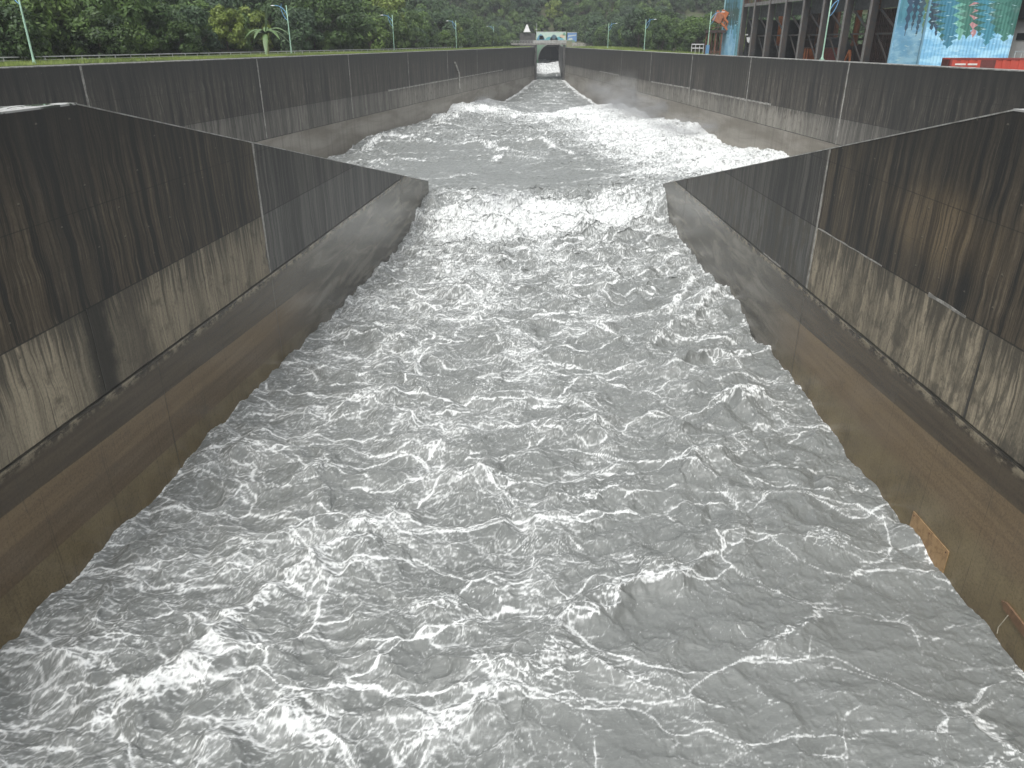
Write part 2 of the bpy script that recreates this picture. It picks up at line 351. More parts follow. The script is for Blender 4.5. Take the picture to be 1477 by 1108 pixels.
    foam = dict(r=r, amt=amt * (1 - kb) + bam * kb, thick=th * (1 - kb) + thb * kb, crest=crest_c, fcr=fcr, edge=edge)
    return X, Y, z, foam
def foam_value(d):
    a = d['amt']; cr = d['crest']; fc = d['fcr']; r1, r2, r3, r4, r5 = d['r']; ed = sst(.5, .05, d['edge'])
    a = np.clip(a + .12 * cr, 0, 1.2); g4 = r4 - .5
    tear = sst(.12, .62, .5 * r4 + .35 * r2 + .15 * r1)
    line0 = sst(.60, .86, cr * (.2 + .5 * r2 + .4 * r4)) * np.clip(.1 + .75 * a, 0, .85) * (.35 + .65 * tear)
    t1 = .97 - .20 * a; line1 = sst(t1, t1 + .12, r5 + .08 * g4 + .06 * (r2 - .5)) * (.50 + .5 * a) * (.25 + .75 * sst(.3, .75, r1)) * (.5 + .5 * tear)
    gate = np.clip(.25 + .65 * a * r3 + .6 * (r1 - .5) + .3 * cr, 0, 1)
    t2 = 1.0 - .40 * a * (.55 + .5 * r3); line2 = sst(t2, t2 + .13, r2 + .20 * g4) * gate * (.38 + .34 * a) * (.55 + .55 * r4)
    line4 = sst(.62, .95, r4) * np.clip(gate * a * .75 * (.3 + .9 * r2 * r1), 0, .5)
    line1 = 1 - (1 - line1) * (1 - line0)
    film = np.clip(.13 * a * (.2 + r3) + .16 * a * (r1 + r2 - 1), 0, .3)
    top = np.clip(fc + .75 * ed * r3, 0, 1); tx = .38 * r4 + .40 * r2 + .22 * r1
    mass = sst(.74 - top * .72, 1.0 - top * .5, tx) * np.clip(top * 1.9, 0, 1)
    thick = np.clip(d['thick'], 0, 1); tm = sst(.66 - thick * .60, 1.02 - thick * .42, tx) * np.clip(thick * 1.6, 0, 1)
    v = 1 - (1 - line1) * (1 - line2) * (1 - line4) * (1 - film)
    return np.clip(np.maximum(np.maximum(v, mass * (.30 + .35 * tear + .45 * sst(.1, .8, r4))), tm * (.58 + .25 * tear + .25 * sst(.1, .8, r4))), 0, 1)
def grid(rows, cols_of, name, basin, mat):
    R = len(rows); t = cols_of; C_ = len(t)
    y = np.repeat(rows[:, None], C_, 1)
    if basin:
        yy = np.minimum(y, YT); a = xl_out(yy) - .5; b = xr_out(yy) + .5
    else: a = xl_wing(y) - .35; b = xr_wing(y) + .35
    x = a + (b - a) * t[None, :]
    x = x.ravel(); y = y.ravel().astype(float)
    X, Y, Z, fd = water(x, y, basin)
    return name, mat, X, Y, Z, fd, R, C_
# rows closer together near the viewer
def rows_geo(y0, y1, s0, s1):
    r = [y0]
    while r[-1] < y1:
        k = (r[-1] - y0) / (y1 - y0); r.append(r[-1] + s0 + (s1 - s0) * k)
    return np.array(r)
m = NM('turbid_water'); fa = m.n('ShaderNodeAttribute', attribute_name='foam'); oc = m.co()
fine = m.noise(m.vscale(oc, 1, 1, 1), 9., 4, .65); fine2 = m.noise(oc, 26., 3, .6)
fo = fa.outputs['Fac']
br = m.math('ADD', fo, m.math('MULTIPLY', m.math('SUBTRACT', m.math('ADD', m.math('MULTIPLY', fine, .6), m.math('MULTIPLY', fine2, .4)), .5), m.math('MULTIPLY', m.ramp(fo, .02, .6), 1.7)))
br = m.ramp(br, .06, .98, 0, 1, False)
wc = m.mix(m.noise(oc, .25, 3), (.134, .142, .136), (.176, .184, .176))
m.base(m.mix(br, wc, (.615, .63, .62))); m.rough(m.math('ADD', .30, m.math('MULTIPLY', br, .5)))
m.p.inputs['IOR'].default_value = 1.33; m.p.inputs['Specular IOR Level'].default_value = .42
b1 = m.noise(m.vscale(oc, .7, 1.5, 1), 2.6, 6, .66, 1.6); b2 = m.noise(m.vscale(oc, .6, 1.7, 1), 9., 4, .65, 1.2)
bp = m.bump(m.math('ADD', m.math('ADD', b1, m.math('MULTIPLY', b2, .22)), m.math('MULTIPLY', br, .35)), .6, .1)
m.set(bp.inputs['Strength'], m.ramp(br, .3, 1., .36, .34))
WATER = m.m
G = [grid(rows_geo(7., 91., .038, .15), np.linspace(0, 1, 1180), 'water', False, WATER),
     grid(np.concatenate([rows_geo(84., 262., .22, .4), np.arange(262.5, 420, .7)]), np.linspace(0, 1, 620), 'water', True, WATER)]
for name, mat, X, Y, Z, fd, R, C_ in G:
    fv = foam_value(fd)
    idx = np.arange(R * C_).reshape(R, C_); Q = np.stack([idx[:-1, :-1], idx[:-1, 1:], idx[1:, 1:], idx[1:, :-1]], -1).reshape(-1, 4)
    if C_ == 620:                                     # basin sheet: keep out of the downstream channel
        xc, yc = X[Q].mean(1), Y[Q].mean(1)
        Q = Q[(yc > 90.6) | (xc < xl_wing(yc) - .2) | (xc > xr_wing(yc) + .2)]
    o = np_mesh(name, np.stack([X, Y, Z], 1), Q, mat, {'foam': fv}); tag(o, kind='structure')
del RC, H0, DX0, DY0, H1, DX1, DY1, H2, HB, W1, W2, W3, W4, W5, CUX, CUY
# ================================================================ CONCRETE
def concrete(name, side, wing):
    """stained wet concrete; object x runs along the wall, z is height. side -1 left, +1 right"""
    m = NM(name); oc = m.co(); x, y, z = m.sep(oc)
    off = 13.7 * (side + 2) + (50 if wing else 0); cs = m.comb(m.math('ADD', x, off), 0., z)
    wx = m.math('ADD', x, off) if wing else m.math('MULTIPLY', m.math('ADD', x, off), .75)
    wv = m.comb(m.math('ADD', wx, m.math('MULTIPLY', m.math('SUBTRACT', m.noise(cs, .5, 3), .5), .5)), 0., z)
    st1 = m.noise(m.vscale(wv, 1.7, 1, .05), 1., 5, .62, .1)      # long vertical runs
    st2 = m.noise(m.vscale(wv, 6.5, 1, .15), 1., 4, .65, .15)
    st3 = m.noise(m.vscale(wv, 20, 1, .6), 1., 3, .6)
    cl = m.noise(cs, .22, 4, .55); bl = m.noise(cs, .9, 5, .62); fi = m.noise(cs, 9., 4, .7)
    streak = m.math('ADD', m.math('ADD', m.math('MULTIPLY', st1, .42), m.math('MULTIPLY', st2, .36)), m.math('MULTIPLY', st3, .22))
    l1, l2 = (L1, L2_) if wing else ((-7.1, -10.8) if side < 0 else (-6.6, -9.6))
    pan = m.math('FLOOR', m.math('DIVIDE', m.math('ADD', x, 3.3 * side), 3.6 if wing else 7.9))
    wn = m.n('ShaderNodeTexWhiteNoise', noise_dimensions='1D'); m.set(wn.inputs['W'], m.math('ADD', pan, off)); pv = wn.outputs['Value']
    # upper lifts: black biofilm cut by paler runs
    dark = (.018, .017, .015) if wing else (.024, .022, .020)
    midc = (.092, .072, .048) if wing else (.082, .072, .058)
    up = m.mix(m.ramp(streak, .44, .58), dark, midc)
    sel = m.math('ADD', m.math('MULTIPLY', st2, .5), m.math('ADD', m.math('MULTIPLY', bl, .25), m.math('MULTIPLY', st1, .25)))
    up = m.mix(m.math('MULTIPLY', m.ramp(sel, .53, .63), .8 if wing else .75), up, (.165, .135, .095) if wing else (.19, .172, .145))
    thin = m.math('MULTIPLY', m.ramp(st3, .60, .72), m.ramp(bl, .45, .62)); up = m.mix(m.math('MULTIPLY', thin, .6), up, (.22, .195, .15))
    up = m.mix(m.math('MULTIPLY', m.ramp(st1, .40, .47, 1, 0), .7), up, (.012, .012, .012))
    hz = m.ramp(m.math('ADD', z, m.math('MULTIPLY', m.math('SUBTRACT', st2, .5), 6.)), -4.2, .4, 0, 1); up = m.mix(m.math('MULTIPLY', hz, .75), up, (.020, .020, .020) if not wing else (.016, .016, .016))
    # third lift: bare pale concrete with runs
    pale = (.39, .335, .24) if wing else (.32, .30, .258)
    lo = m.mix(m.ramp(streak, .42, .58), tuple(c * .5 for c in pale), pale)
    lo = m.mix(m.math('MULTIPLY', m.ramp(bl, .52, .68), .7), lo, (.085, .072, .052))
    lo = m.mix(m.math('MULTIPLY', m.ramp(st2, .53, .66), .8), lo, (.055, .048, .036))
    lo = m.mix(m.math('MULTIPLY', m.ramp(st3, .5, .72), .45), lo, (.06, .05, .038))
    run = m.ramp(m.math('ADD', m.math('MULTIPLY', m.math('SUBTRACT', l1, z), .09 if wing else .12), m.math('MULTIPLY', m.math('SUBTRACT', m.noise(m.vscale(wv, 4.2, 1, .02), 1., 3, .6), .5), 1.0)), -.02, .12, 1, 0)
    lo = m.mix(m.math('MULTIPLY', run, .72), lo, (.034, .031, .026))
    if wing:
        reach = m.ramp(m.math('ADD', x, m.math('MULTIPLY', m.math('SUBTRACT', cl, .5), 3.)), 24.9, 25.15) if side < 0 else m.ramp(x, 22.2, 22.5)
        drk = m.mix(m.ramp(streak, .43, .6), (.055, .055, .052), (.16, .156, .143))
        lo = m.mix(reach, lo, drk); up = m.mix(m.math('MULTIPLY', reach, .8), up, m.mix(m.ramp(streak, .42, .6), (.032, .032, .032), (.12, .117, .108)))
        if side < 0:                                   # the black run at the first joint
            d = m.math('ABSOLUTE', m.math('SUBTRACT', x, m.math('ADD', 8.6, m.math('MULTIPLY', m.math('SUBTRACT', bl, .5), 1.1))))
            lo = m.mix(m.math('MULTIPLY', m.ramp(d, .35, 1.3, 1, 0), .93), lo, (.03, .027, .022))
            d2 = m.math('ABSOLUTE', m.math('SUBTRACT', x, m.math('ADD', 11.2, m.math('MULTIPLY', m.math('SUBTRACT', bl, .5), 2.5))))
            lo = m.mix(m.math('MULTIPLY', m.ramp(d2, .2, 1.6, 1, 0), .75), lo, (.07, .06, .047))
        else:                                          # brown patch in the second lift, blotched grime in the third
            lo = m.mix(m.math('MULTIPLY', m.ramp(m.noise(m.vscale(cs, 1.5, 1, .6), 1.0, 6, .72, .4), .45, .6), .75), lo, (.075, .066, .05))
            dx = m.math('MULTIPLY', m.math('SUBTRACT', x, 10.8), .24); dz = m.math('MULTIPLY', m.math('SUBTRACT', z, -4.6), .62)
            rr = m.math('ADD', m.math('SQRT', m.math('ADD', m.math('MULTIPLY', dx, dx), m.math('MULTIPLY', dz, dz))), m.math('MULTIPLY', m.math('SUBTRACT', st2, .5), 2.2))
            up = m.mix(m.math('MULTIPLY', m.ramp(rr, .5, 1.2, 1, 0), .85), up, m.mix(m.ramp(streak, .43, .58), (.05, .038, .024), (.19, .142, .085)))
    else:
        far = m.ramp(x, 95, 108) if side < 0 else m.ramp(x, 28, 40)
        lo = m.mix(m.math('MULTIPLY', m.math('SUBTRACT', 1., far), .72), lo, m.mix(m.ramp(streak, .44, .6), (.042, .04, .037), (.20, .188, .165)))
    gaps = m.math('ADD', z, m.math('MULTIPLY', m.math('SUBTRACT', st2, .5), .16 if wing else .5))
    c = m.mix(m.ramp(gaps, l1 - .03, l1 + .03), lo, up)
    c = m.mix(m.math('MULTIPLY', m.ramp(pv, 0, 1), .28), c, (.03, .03, .028))
    # base course: smooth, scoured, silt-brown with tide bands
    if wing:
        s_ = m.math('ADD', z, m.math('MULTIPLY', x, .035)); wob = m.math('MULTIPLY', m.math('SUBTRACT', cl, .5), .12)
        s_ = m.math('ADD', s_, wob)
        hstr = m.noise(m.vscale(cs, .12, 1, 2.4), 1., 4, .6); sm = m.noise(cs, .5, 5, .6)
        b0 = m.mix(m.ramp(hstr, .35, .65), (.056, .042, .027), (.086, .066, .043))
        b1 = m.mix(m.ramp(hstr, .35, .65), (.185, .132, .074), (.145, .102, .058)); b2 = m.mix(m.ramp(hstr, .35, .65), (.115, .082, .048), (.14, .102, .062)); b3 = m.mix(m.ramp(sm, .35, .65), (.19, .148, .08), (.14, .108, .06))
        e1 = -12.05 if side < 0 else -11.95
        bb = m.mix(m.ramp(s_, e1 - .03, e1 + .03), b1, b0)
        if side < 0:
            bb = m.mix(m.ramp(s_, -13.35, -13.1), b2, bb); bb = m.mix(m.ramp(s_, -14.6, -14.52), b3, bb)
        else: bb = m.mix(m.ramp(s_, -14.6, -13.6), b3, bb)
        bb = m.mix(m.math('MULTIPLY', m.ramp(sm, .55, .75), .35), bb, (.06, .052, .04))
        fx = m.ramp(x, 22, 36) if side < 0 else m.ramp(x, 19, 30)
        gy_ = m.mix(m.ramp(m.noise(m.vscale(cs, .16, 1, .9), 1., 5, .6, .6), .38, .68), (.075, .067, .054), (.19, .175, .145))  # far end greyed: wet reflection and spray put into colour, beside own tone
        bb = m.mix(fx, bb, gy_)
        bb = m.mix(m.ramp(m.math('ADD', z, m.math('MULTIPLY', m.math('SUBTRACT', bl, .5), .5)), l2 - .5, l2 - .1, 0, .85), bb, m.mix(m.ramp(m.noise(m.vscale(cs, 1.2, 1, 2.), 1., 5, .7), .44, .58), (.035, .028, .02), (.27, .23, .16)))
    else:
        sm = m.noise(m.vscale(cs, .06, 1, .35), 1., 5, .6, .5)
        bb = m.mix(m.ramp(sm, .35, .65), (.18, .162, .132), (.30, .278, .24))
        bb = m.mix(m.math('MULTIPLY', m.ramp(st1, .5, .7), .4), bb, (.1, .09, .073))
        bb = m.mix(m.ramp(z, -16.6, -13.4, .6, 0), bb, (.10, .082, .06))
    grit = m.noise(cs, 22., 3, .7); bb = m.mix(m.ramp(grit, .5, .72, 0, .45), bb, (.05, .042, .032)); bb = m.mix(m.math('MULTIPLY', m.ramp(st2, .56, .68), .3), bb, (.05, .043, .034)); bb = m.mix(m.math('MULTIPLY', m.ramp(st3, .60, .7), m.ramp(bl, .5, .65, 0, .3)), bb, (.26, .22, .16))
    c = m.mix(m.ramp(m.math('ADD', z, m.math('MULTIPLY', m.math('SUBTRACT', bl, .5), .12)), l2 - .05, l2 + .03), bb, c)
    # lift joints, form marks, tie holes
    for zz, wd, s in ((l1, .035, .8), (l2, .06, .85), ((L3 if wing else l1 + 3.6), .022, .6), (l1 + 1.75, .012, .25)):
        d = m.math('ABSOLUTE', m.math('SUBTRACT', z, zz + .0)); jag = m.math('MULTIPLY', m.math('SUBTRACT', bl, .35), wd * 1.6)
        c = m.mix(m.math('MULTIPLY', m.math('LESS_THAN', d, m.math('ADD', jag, wd * .6)), s), c, (.012, .012, .011))
    fx_ = m.math('ABSOLUTE', m.math('SUBTRACT', m.math('FRACT', m.math('DIVIDE', x, 3.6)), .5))
    c = m.mix(m.math('MULTIPLY', m.math('GREATER_THAN', fx_, .4965), m.math('MULTIPLY', bl, .7)), c, (.02, .02, .018))
    tx = m.math('SUBTRACT', m.math('FRACT', m.math('DIVIDE', x, 1.8)), .5); tz = m.math('SUBTRACT', m.math('FRACT', m.math('DIVIDE', m.math('SUBTRACT', z, l2 + .2), 1.17)), .5)
    tx = m.math('ADD', m.math('MULTIPLY', tx, 1.8), m.math('MULTIPLY', m.math('SUBTRACT', fi, .5), .1)); tz = m.math('ADD', m.math('MULTIPLY', tz, 1.17), m.math('MULTIPLY', m.math('SUBTRACT', bl, .5), .12))
    rr = m.math('SQRT', m.math('ADD', m.math('MULTIPLY', tx, tx), m.math('MULTIPLY', tz, tz)))
    hw = m.n('ShaderNodeTexWhiteNoise', noise_dimensions='2D'); m.link(m.comb(m.math('FLOOR', m.math('DIVIDE', x, 1.8)), m.math('FLOOR', m.math('DIVIDE', m.math('SUBTRACT', z, l2 + .2), 1.17)), 0.), hw.inputs['Vector'])
    hole = m.math('MULTIPLY', m.math('MULTIPLY', m.math('LESS_THAN', rr, .062), m.math('GREATER_THAN', z, l2 + .1)), m.math('MULTIPLY', m.ramp(cl, .46, .52), m.math('GREATER_THAN', hw.outputs['Value'], .45)))
    c = m.mix(m.math('MULTIPLY', hole, .6), c, m.mix(m.math('GREATER_THAN', tz, .0), (.02, .02, .018), (.17, .155, .12)))
    c = m.mix(m.ramp(fi, .42, .68, 0, .5), c, m.mix(.5, c, (.012, .012, .011)))
    m.base(c); wet = m.ramp(z, l2 - .2, l2 + .2); m.rough(m.mix(wet, (.24, .24, .24), (.58, .58, .58)) if wing else .55)
    m.p.inputs['Specular IOR Level'].default_value = .45
    m.bump(m.math('ADD', m.math('MULTIPLY', fi, .5), m.math('ADD', m.math('MULTIPLY', bl, .7), m.math('MULTIPLY', st3, .25))), .45, .03)
    return m.m
def pale_concrete(name, c1=(.42, .41, .38), c2=(.2, .19, .17), wet=.5):
    m = NM(name); oc = m.co(); n = m.noise(oc, 1.3, 5, .65, .3); f = m.noise(oc, 11, 4, .7)
    m.base(m.mix(m.ramp(f, .4, .75, 0, .5), m.mix(m.ramp(n, .38, .64), c1, c2), (.06, .058, .05))); m.rough(wet); m.bump(f, .4, .02); return m.m
M_COPE = pale_concrete('coping_concrete', (.40, .40, .38), (.20, .195, .18), .4)
M_SEAL = pale_concrete('joint_sealant', (.36, .35, .32), (.17, .165, .15), .6)
M_SEALD = pale_concrete('dark_joint', (.05, .047, .04), (.02, .02, .018), .5)
m = NM('wet_platform'); oc = m.co(); n = m.noise(m.vscale(oc, .6, 1.6, 1), 1.2, 4, .55, 1.); m.base(m.mix(m.ramp(n, .45, .56), (.09, .1, .09), (.35, .35, .34))); m.rough(m.ramp(n, .45, .56, .05, .4)); M_PLAT = m.m
def wall_frame(P, D): return math.atan2(D[1], D[0])
def joint(root, s, z0, z1, side, wd=.14, mat=None, proud=.012, tilt=0.):
    b = MB(); n = max(2, int((z1 - z0) / .6)); y = -proud * 1. if side < 0 else proud; r = random.Random(int(s * 100))
    yb = .05 if side < 0 else -.05; pts = []
    for i in range(n + 1):
        z = z0 + (z1 - z0) * i / n; j = r.uniform(-.018, .018); ww = wd / 2 * r.uniform(.7, 1.15); pts.append((s + j - ww + tilt * (z - z1), s + j + ww + tilt * (z - z1), z))
    for a, c in zip(pts[:-1], pts[1:]):
        b.add([(a[0], y, a[2]), (a[1], y, a[2]), (c[1], y, c[2]), (c[0], y, c[2]), (a[0], yb, a[2]), (a[1], yb, a[2]), (c[1], yb, c[2]), (c[0], yb, c[2])],
              [(0, 1, 2, 3), (0, 4, 5, 1), (1, 5, 6, 2), (2, 6, 7, 3), (3, 7, 4, 0)])
    return b.build('joint_strip', mat or M_SEAL, root)
def hstrip(root, s0, s1, z0, z1, side, wd=.12, mat=None, name='seam_strip'):
    b = MB(); n = max(3, int(abs(s1 - s0) / .5)); y = -.014 if side < 0 else .014; yb = -y * 3; r = random.Random(int(s0 * 77)); pts = []
    for i in range(n + 1):
        t = i / n; ww = wd / 2 * r.uniform(.55, 1.25); zz = z0 + (z1 - z0) * t + r.uniform(-.02, .02); pts.append((s0 + (s1 - s0) * t, zz - ww, zz + ww))
    for a, c in zip(pts[:-1], pts[1:]):
        b.add([(a[0], y, a[1]), (c[0], y, c[1]), (c[0], y, c[2]), (a[0], y, a[2]), (a[0], yb, a[1]), (c[0], yb, c[1]), (c[0], yb, c[2]), (a[0], yb, a[2])],
              [(0, 1, 2, 3), (0, 4, 5, 1), (2, 6, 7, 3)])
    return b.build(name, mat or M_SEAL, root)
def wing_top(s, s0, k): return -.1 if s < s0 else -.1 - k * (s - s0)
def wing_wall(side, P, D, knee, slope, nose, label):
    root = empty('wing_wall', (P[0], P[1], 0), wall_frame(P, D), label, 'wall')
    mat = concrete('wing_concrete_%s' % ('left' if side < 0 else 'right'), side, True); T = .6
    y0, y1 = (0, T) if side < 0 else (-T, 0); S0 = -26.
    zt = lambda s: wing_top(s, knee, slope)
    sc = knee + (-.1 - L2_) / slope
    MB().prism([(S0, L2_), (sc, L2_), (knee, zt(knee)), (S0, zt(S0))], y0, y1).build('wall_face', mat, root)
    yy = (-.045, T) if side < 0 else (-T, .045)
    MB().prism([(S0, -21), (nose, -21), (nose, zt(nose) - .002), (sc, L2_ - .002), (S0, L2_ - .002)], *yy).build('base_course', mat, root)
    # coping along the slope, a hair proud of the body
    b = MB(); h = .05; e = .02
    b.prism([(knee, zt(knee) + .002), (nose + e, zt(nose + e) + .002), (nose + e, zt(nose + e) + h), (knee, zt(knee) + h)], y0 - e, y1 + e); b.build('coping', M_COPE, root)
    W = 2.4; b = MB(); ya = y0 if side > 0 else y1
    a = (y0 - .02, y0 + W) if side < 0 else (y1 - W, y1 + .02)
    far = y1 if side < 0 else y0; wide = a[1] if side < 0 else a[0]; near = a[0] if side < 0 else a[1]
    poly = [(S0, near), (knee, near), (knee, far), (knee - 4.2, wide), (S0, wide)]
    n = len(poly); b.add([(x, y, -.098) for x, y in poly] + [(x, y, -.03) for x, y in poly], [tuple(range(n)), tuple(range(2 * n - 1, n - 1, -1))] + [(i, i + n, (i + 1) % n + n, (i + 1) % n) for i in range(n)])
    b.build('platform', M_PLAT, root)
    b = MB(); q = poly[2:] ; b.add([(x, y, -21) for x, y in q] + [(x, y, -.1) for x, y in q], [(0, 1, 4, 3), (1, 2, 5, 4)]); b.build('back_face', mat, root)
    return root, zt
wl, ztl = wing_wall(-1, WLP, WLD, 10.5, .2085, NOSE_L, 'dark stained concrete wing wall on the left with a pale bare band and sloping top')
wr, ztr = wing_wall(1, WRP, WRD, 8.0, .2115, NOSE_R, 'blackened concrete wing wall on the right with a brown patch and sloping top')
joint(wl, 25.2, -10.65, ztl(25.2), -1, .24); joint(wl, 59.6, -14., ztl(59.6), -1, .1, M_SEALD, .05); joint(wl, 25.2, -17, -10.75, -1, .05, M_SEALD, .048); joint(wl, 8.3, -10.65, -7.2, -1, .06, M_SEALD)
joint(wl, 12.0, -17, -10.9, -1, .035, M_SEALD, .048)
joint(wr, 22.2, -10.65, ztr(22.2), 1, .22); joint(wr, 22.75, -7.2, ztr(22.75), 1, .07, M_SEALD); joint(wr, 53.4, -14.8, ztr(53.4), 1, .12, M_SEALD, .05); joint(wr, 6.2, -10.65, -7.2, 1, .13, M_SEALD); joint(wr, 22.2, -17, -10.75, 1, .06, M_SEALD, .048)
hstrip(wr, 14.4, 22, L1, L1, 1, .07); hstrip(wr, 7.6, 10.3, L1 - .03, L1 + .02, 1, .15); hstrip(wr, 26.5, 30, L2_ + .05, L2_ + .02, 1, .1)
# outer walls
def outer_wall(side, P, D, P2, zt, label):
    root = empty('retaining_wall', (P[0], P[1], 0), wall_frame(P, D), label, 'wall'); Ln = float(np.linalg.norm(P2 - P))
    mat = concrete('basin_concrete_%s' % ('left' if side < 0 else 'right'), side, False); y0, y1 = (0, 1.1) if side < 0 else (-1.1, 0)
    MB().prism([(-75, -21), (Ln, -21), (Ln, zt - .1), (-75, zt - .1)], y0, y1).build('wall_face', mat, root)
    e = .04; MB().box(-75, Ln + .02, y0 - e, y1 + e, zt - .098, zt).build('coping', M_COPE, root)
    return root, Ln
ol, LnL = outer_wall(-1, PL, DL, PL2, ZL, 'long stained concrete basin wall below the grassy left bank')
orr, LnR = outer_wall(1, PR, DR, PR2, ZR, 'long stained concrete basin wall in front of the steel framed shed')
for px, py in ((115, 93), (370, 84), (502, 80), (588, 77), (645, 73.7), (688, 71.3)):
    s, z = on_wall(px, py, PL, DL); joint(ol, s, -10.7, ZL - .12, -1, .3 if px < 400 else .26)
for px, py in ((1226, 88.5), (1084, 82), (999.3, 78.4), (940, 75), (897.5, 72.5)):
    s, z = on_wall(px, py, PR, DR); joint(orr, s, -9.6 if px > 950 else -6.5, ZR - .12, 1, .28)
for a, b in (((560, 131), (725, 101)),):
    s0, z0 = on_wall(*a, PL, DL); s1, z1 = on_wall(*b, PL, DL); hstrip(ol, s0, s1, z0, z1, -1, .3)
for a, b in (((865, 103), (893, 108.5)), ((898, 129), (936, 138)), ((939, 118), (995, 127.5)), ((999, 129), (1112, 151))):
    s0, z0 = on_wall(*a, PR, DR); s1, z1 = on_wall(*b, PR, DR); hstrip(orr, s0, s1, z0, z1, 1, .27)
# ================================================================ BANKS, HILLS
def hill(x, y):
    """ground height away from the channel"""
    yy = min(y, YT); dl = xl_out(yy) - x; dr = x - xr_out(yy)
    z = 0.
    if y > 395: z = max(z, (y - 395) * .55)
    if dl > 0: z = max(z, -.15 + .0 * dl, (dl - 26) * .5)
    if dr > 0:
        base = -2.4 if y < 230 else -2.4 + min(1, (y - 230) / 30) * 2.3
        base = -.35 + (base + .35) * min(1, max(0, (dr - 2.2) / 2.5))
        z = max(base, (dr - (95 if y < 260 else 60)) * .5, z if y > 395 else -9)
    n = math.sin(x * .031 + 1) * math.cos(y * .027) * .5 + .5
    return z if z <= 0 else min(z * (.75 + .5 * n), 95 + 10 * n)
ground_m = NM('bank_soil'); oc = ground_m.co(); n = ground_m.noise(oc, .5, 6, .6); n2 = ground_m.noise(oc, 6, 4, .6)
ground_m.base(ground_m.mix(ground_m.ramp(n, .4, .62), ground_m.mix(n2, (.028, .045, .012), (.06, .085, .02)), (.06, .055, .035))); ground_m.rough(.9); ground_m.bump(n2, .6, .08)
off = [1.05, 2.2, 4.5, 8, 13, 20, 28, 38, 52, 70, 95, 130, 180, 260, 420, 800, 2000]
Ys = [-600, -200, -75, -20] + list(np.arange(0, 390, 9.)) + [YT, 386.5, 400, 412, 425, 440, 460, 485, 520, 570, 640, 760, 1000, 1600, 3000]
Ys = sorted(set(Ys)); V = []; Q = []
for y in Ys:
    yy = min(y, YT); a, b = xl_out(yy), xr_out(yy)
    V += [(a - o, y, hill(a - o, y)) for o in off[::-1]] + [(b + o, y, hill(b + o, y)) for o in off]
K = 2 * len(off); k = len(off)
for i in range(len(Ys) - 1):
    for j in range(K - 1):
        if j == k - 1 and Ys[i] < 386: continue
        Q.append((i * K + j, i * K + j + 1, (i + 1) * K + j + 1, (i + 1) * K + j))
o = np_mesh('ground', np.array(V), np.array(Q), ground_m.m); tag(o, kind='structure')
# ---------------------------------------------------------------- tunnel corridor, deck, portal, murals
XA, XB = PL2[0], PR2[0]; XM = (XA + XB) / 2; W_ = XB - XA
M_GREY = pale_concrete('deck_concrete', (.23, .22, .2), (.13, .125, .11), .6)
M_DARKC = pale_concrete('dark_concrete', (.06, .057, .052), (.03, .029, .027), .6)  # mottled dark grey for corridor walls, piers and supports
bw = empty('corridor_wall', (XA, YT, 0), 0, 'grey side wall leading from the deck to the tunnel mouth, left one', 'wall', 'walls of the tunnel corridor')
MB().box(-1.1, 0, .05, 48, -21, -.1).build('wall_face', M_DARKC, bw)
bw = empty('corridor_wall', (XB, YT, 0), 0, 'grey side wall leading from the deck to the tunnel mouth, right one', 'wall', 'walls of the tunnel corridor')
MB().box(0, 1.1, .05, 48, -21, -.1).build('wall_face', M_DARKC, bw)
dk = empty('gate_deck', (XM, YT + 2, 0), 0, 'grey concrete service deck spanning the channel in front of the tunnel', 'bridge')
xl, xr = at_depth(655 + 82, 62, YT)[0] - XM, at_depth(818, 62, YT)[0] - XM
MB().box(xl, xr, -2.2, 15., .75, 1.35).build('deck_slab', M_GREY, dk)  # slab depth stretched back to keep light off the water and portal
MB().box(-W_ / 2 - .6, xr - .1, -2.25, -1.95, 1.352, 2.5).build('parapet', pale_concrete('parapet_concrete', (.33, .33, .31), (.22, .22, .2), .6), dk)
b = MB(); b.box(xl, -W_ / 2 - .7, -2.2, -2.1, 2.2, 2.3); b.box(xl, -W_ / 2 - .7, -2.2, -2.1, 1.75, 1.82)
for i in range(9):
    q = xl + (-W_ / 2 - .7 - xl) * i / 8; b.box(q - .05, q + .05, -2.19, -2.11, 1.352, 2.2)
b.build('railing', paint('grey_rail', (.3, .3, .29)), dk)
for sx in (-1, 1):
    x0 = sx * (W_ / 2 - .45)
    MB().box(x0 - .45, x0 + .45, -1.8, -.6, -14.5, .748).build('pier', M_DARKC, dk)
b = MB(); b.box(W_ / 2 + .4, W_ / 2 + 2.6, -2.4, -.6, -.1, 2.0); b.box(W_ / 2 + .3, W_ / 2 + 2.7, -2.5, -.5, 2.002, 2.25)
b.build('gate_post', paint('mossy_block', (.2, .2, .13), .8), dk)
# portal
YP = 386.; pc = at_depth(797.5, 84, YP); RT = (at_depth(818.5, 84, YP)[0] - at_depth(776.5, 84, YP)[0]) / 2; ztop = at_depth(797.5, 63, YP)[2]
pr = empty('tunnel_portal', (pc[0], YP, 0), 0, 'arched tunnel mouth with a painted green face and white water pouring out', 'tunnel')
zc = ztop - RT; arc = [(RT * math.cos(t), zc + RT * math.sin(t)) for t in np.linspace(0, math.pi, 25)]
b = MB(); zt_ = 2.6; hw = RT + 3.2
outer = [(hw, -14), (hw, zc)] + [(max(-hw, min(hw, RT * 4 * math.cos(t))), zc + min(zt_ - zc, RT * 6 * math.sin(t))) for t in np.linspace(.01, math.pi - .01, 25)] + [(-hw, zc), (-hw, -14)]
inner = [(RT, -14), (RT, zc - .01)] + arc + [(-RT, zc - .01), (-RT, -14)]
n = len(inner); vs = []
for (x, z) in inner: vs.append((x, 0, z))
for (x, z) in outer: vs.append((x, 0, z))
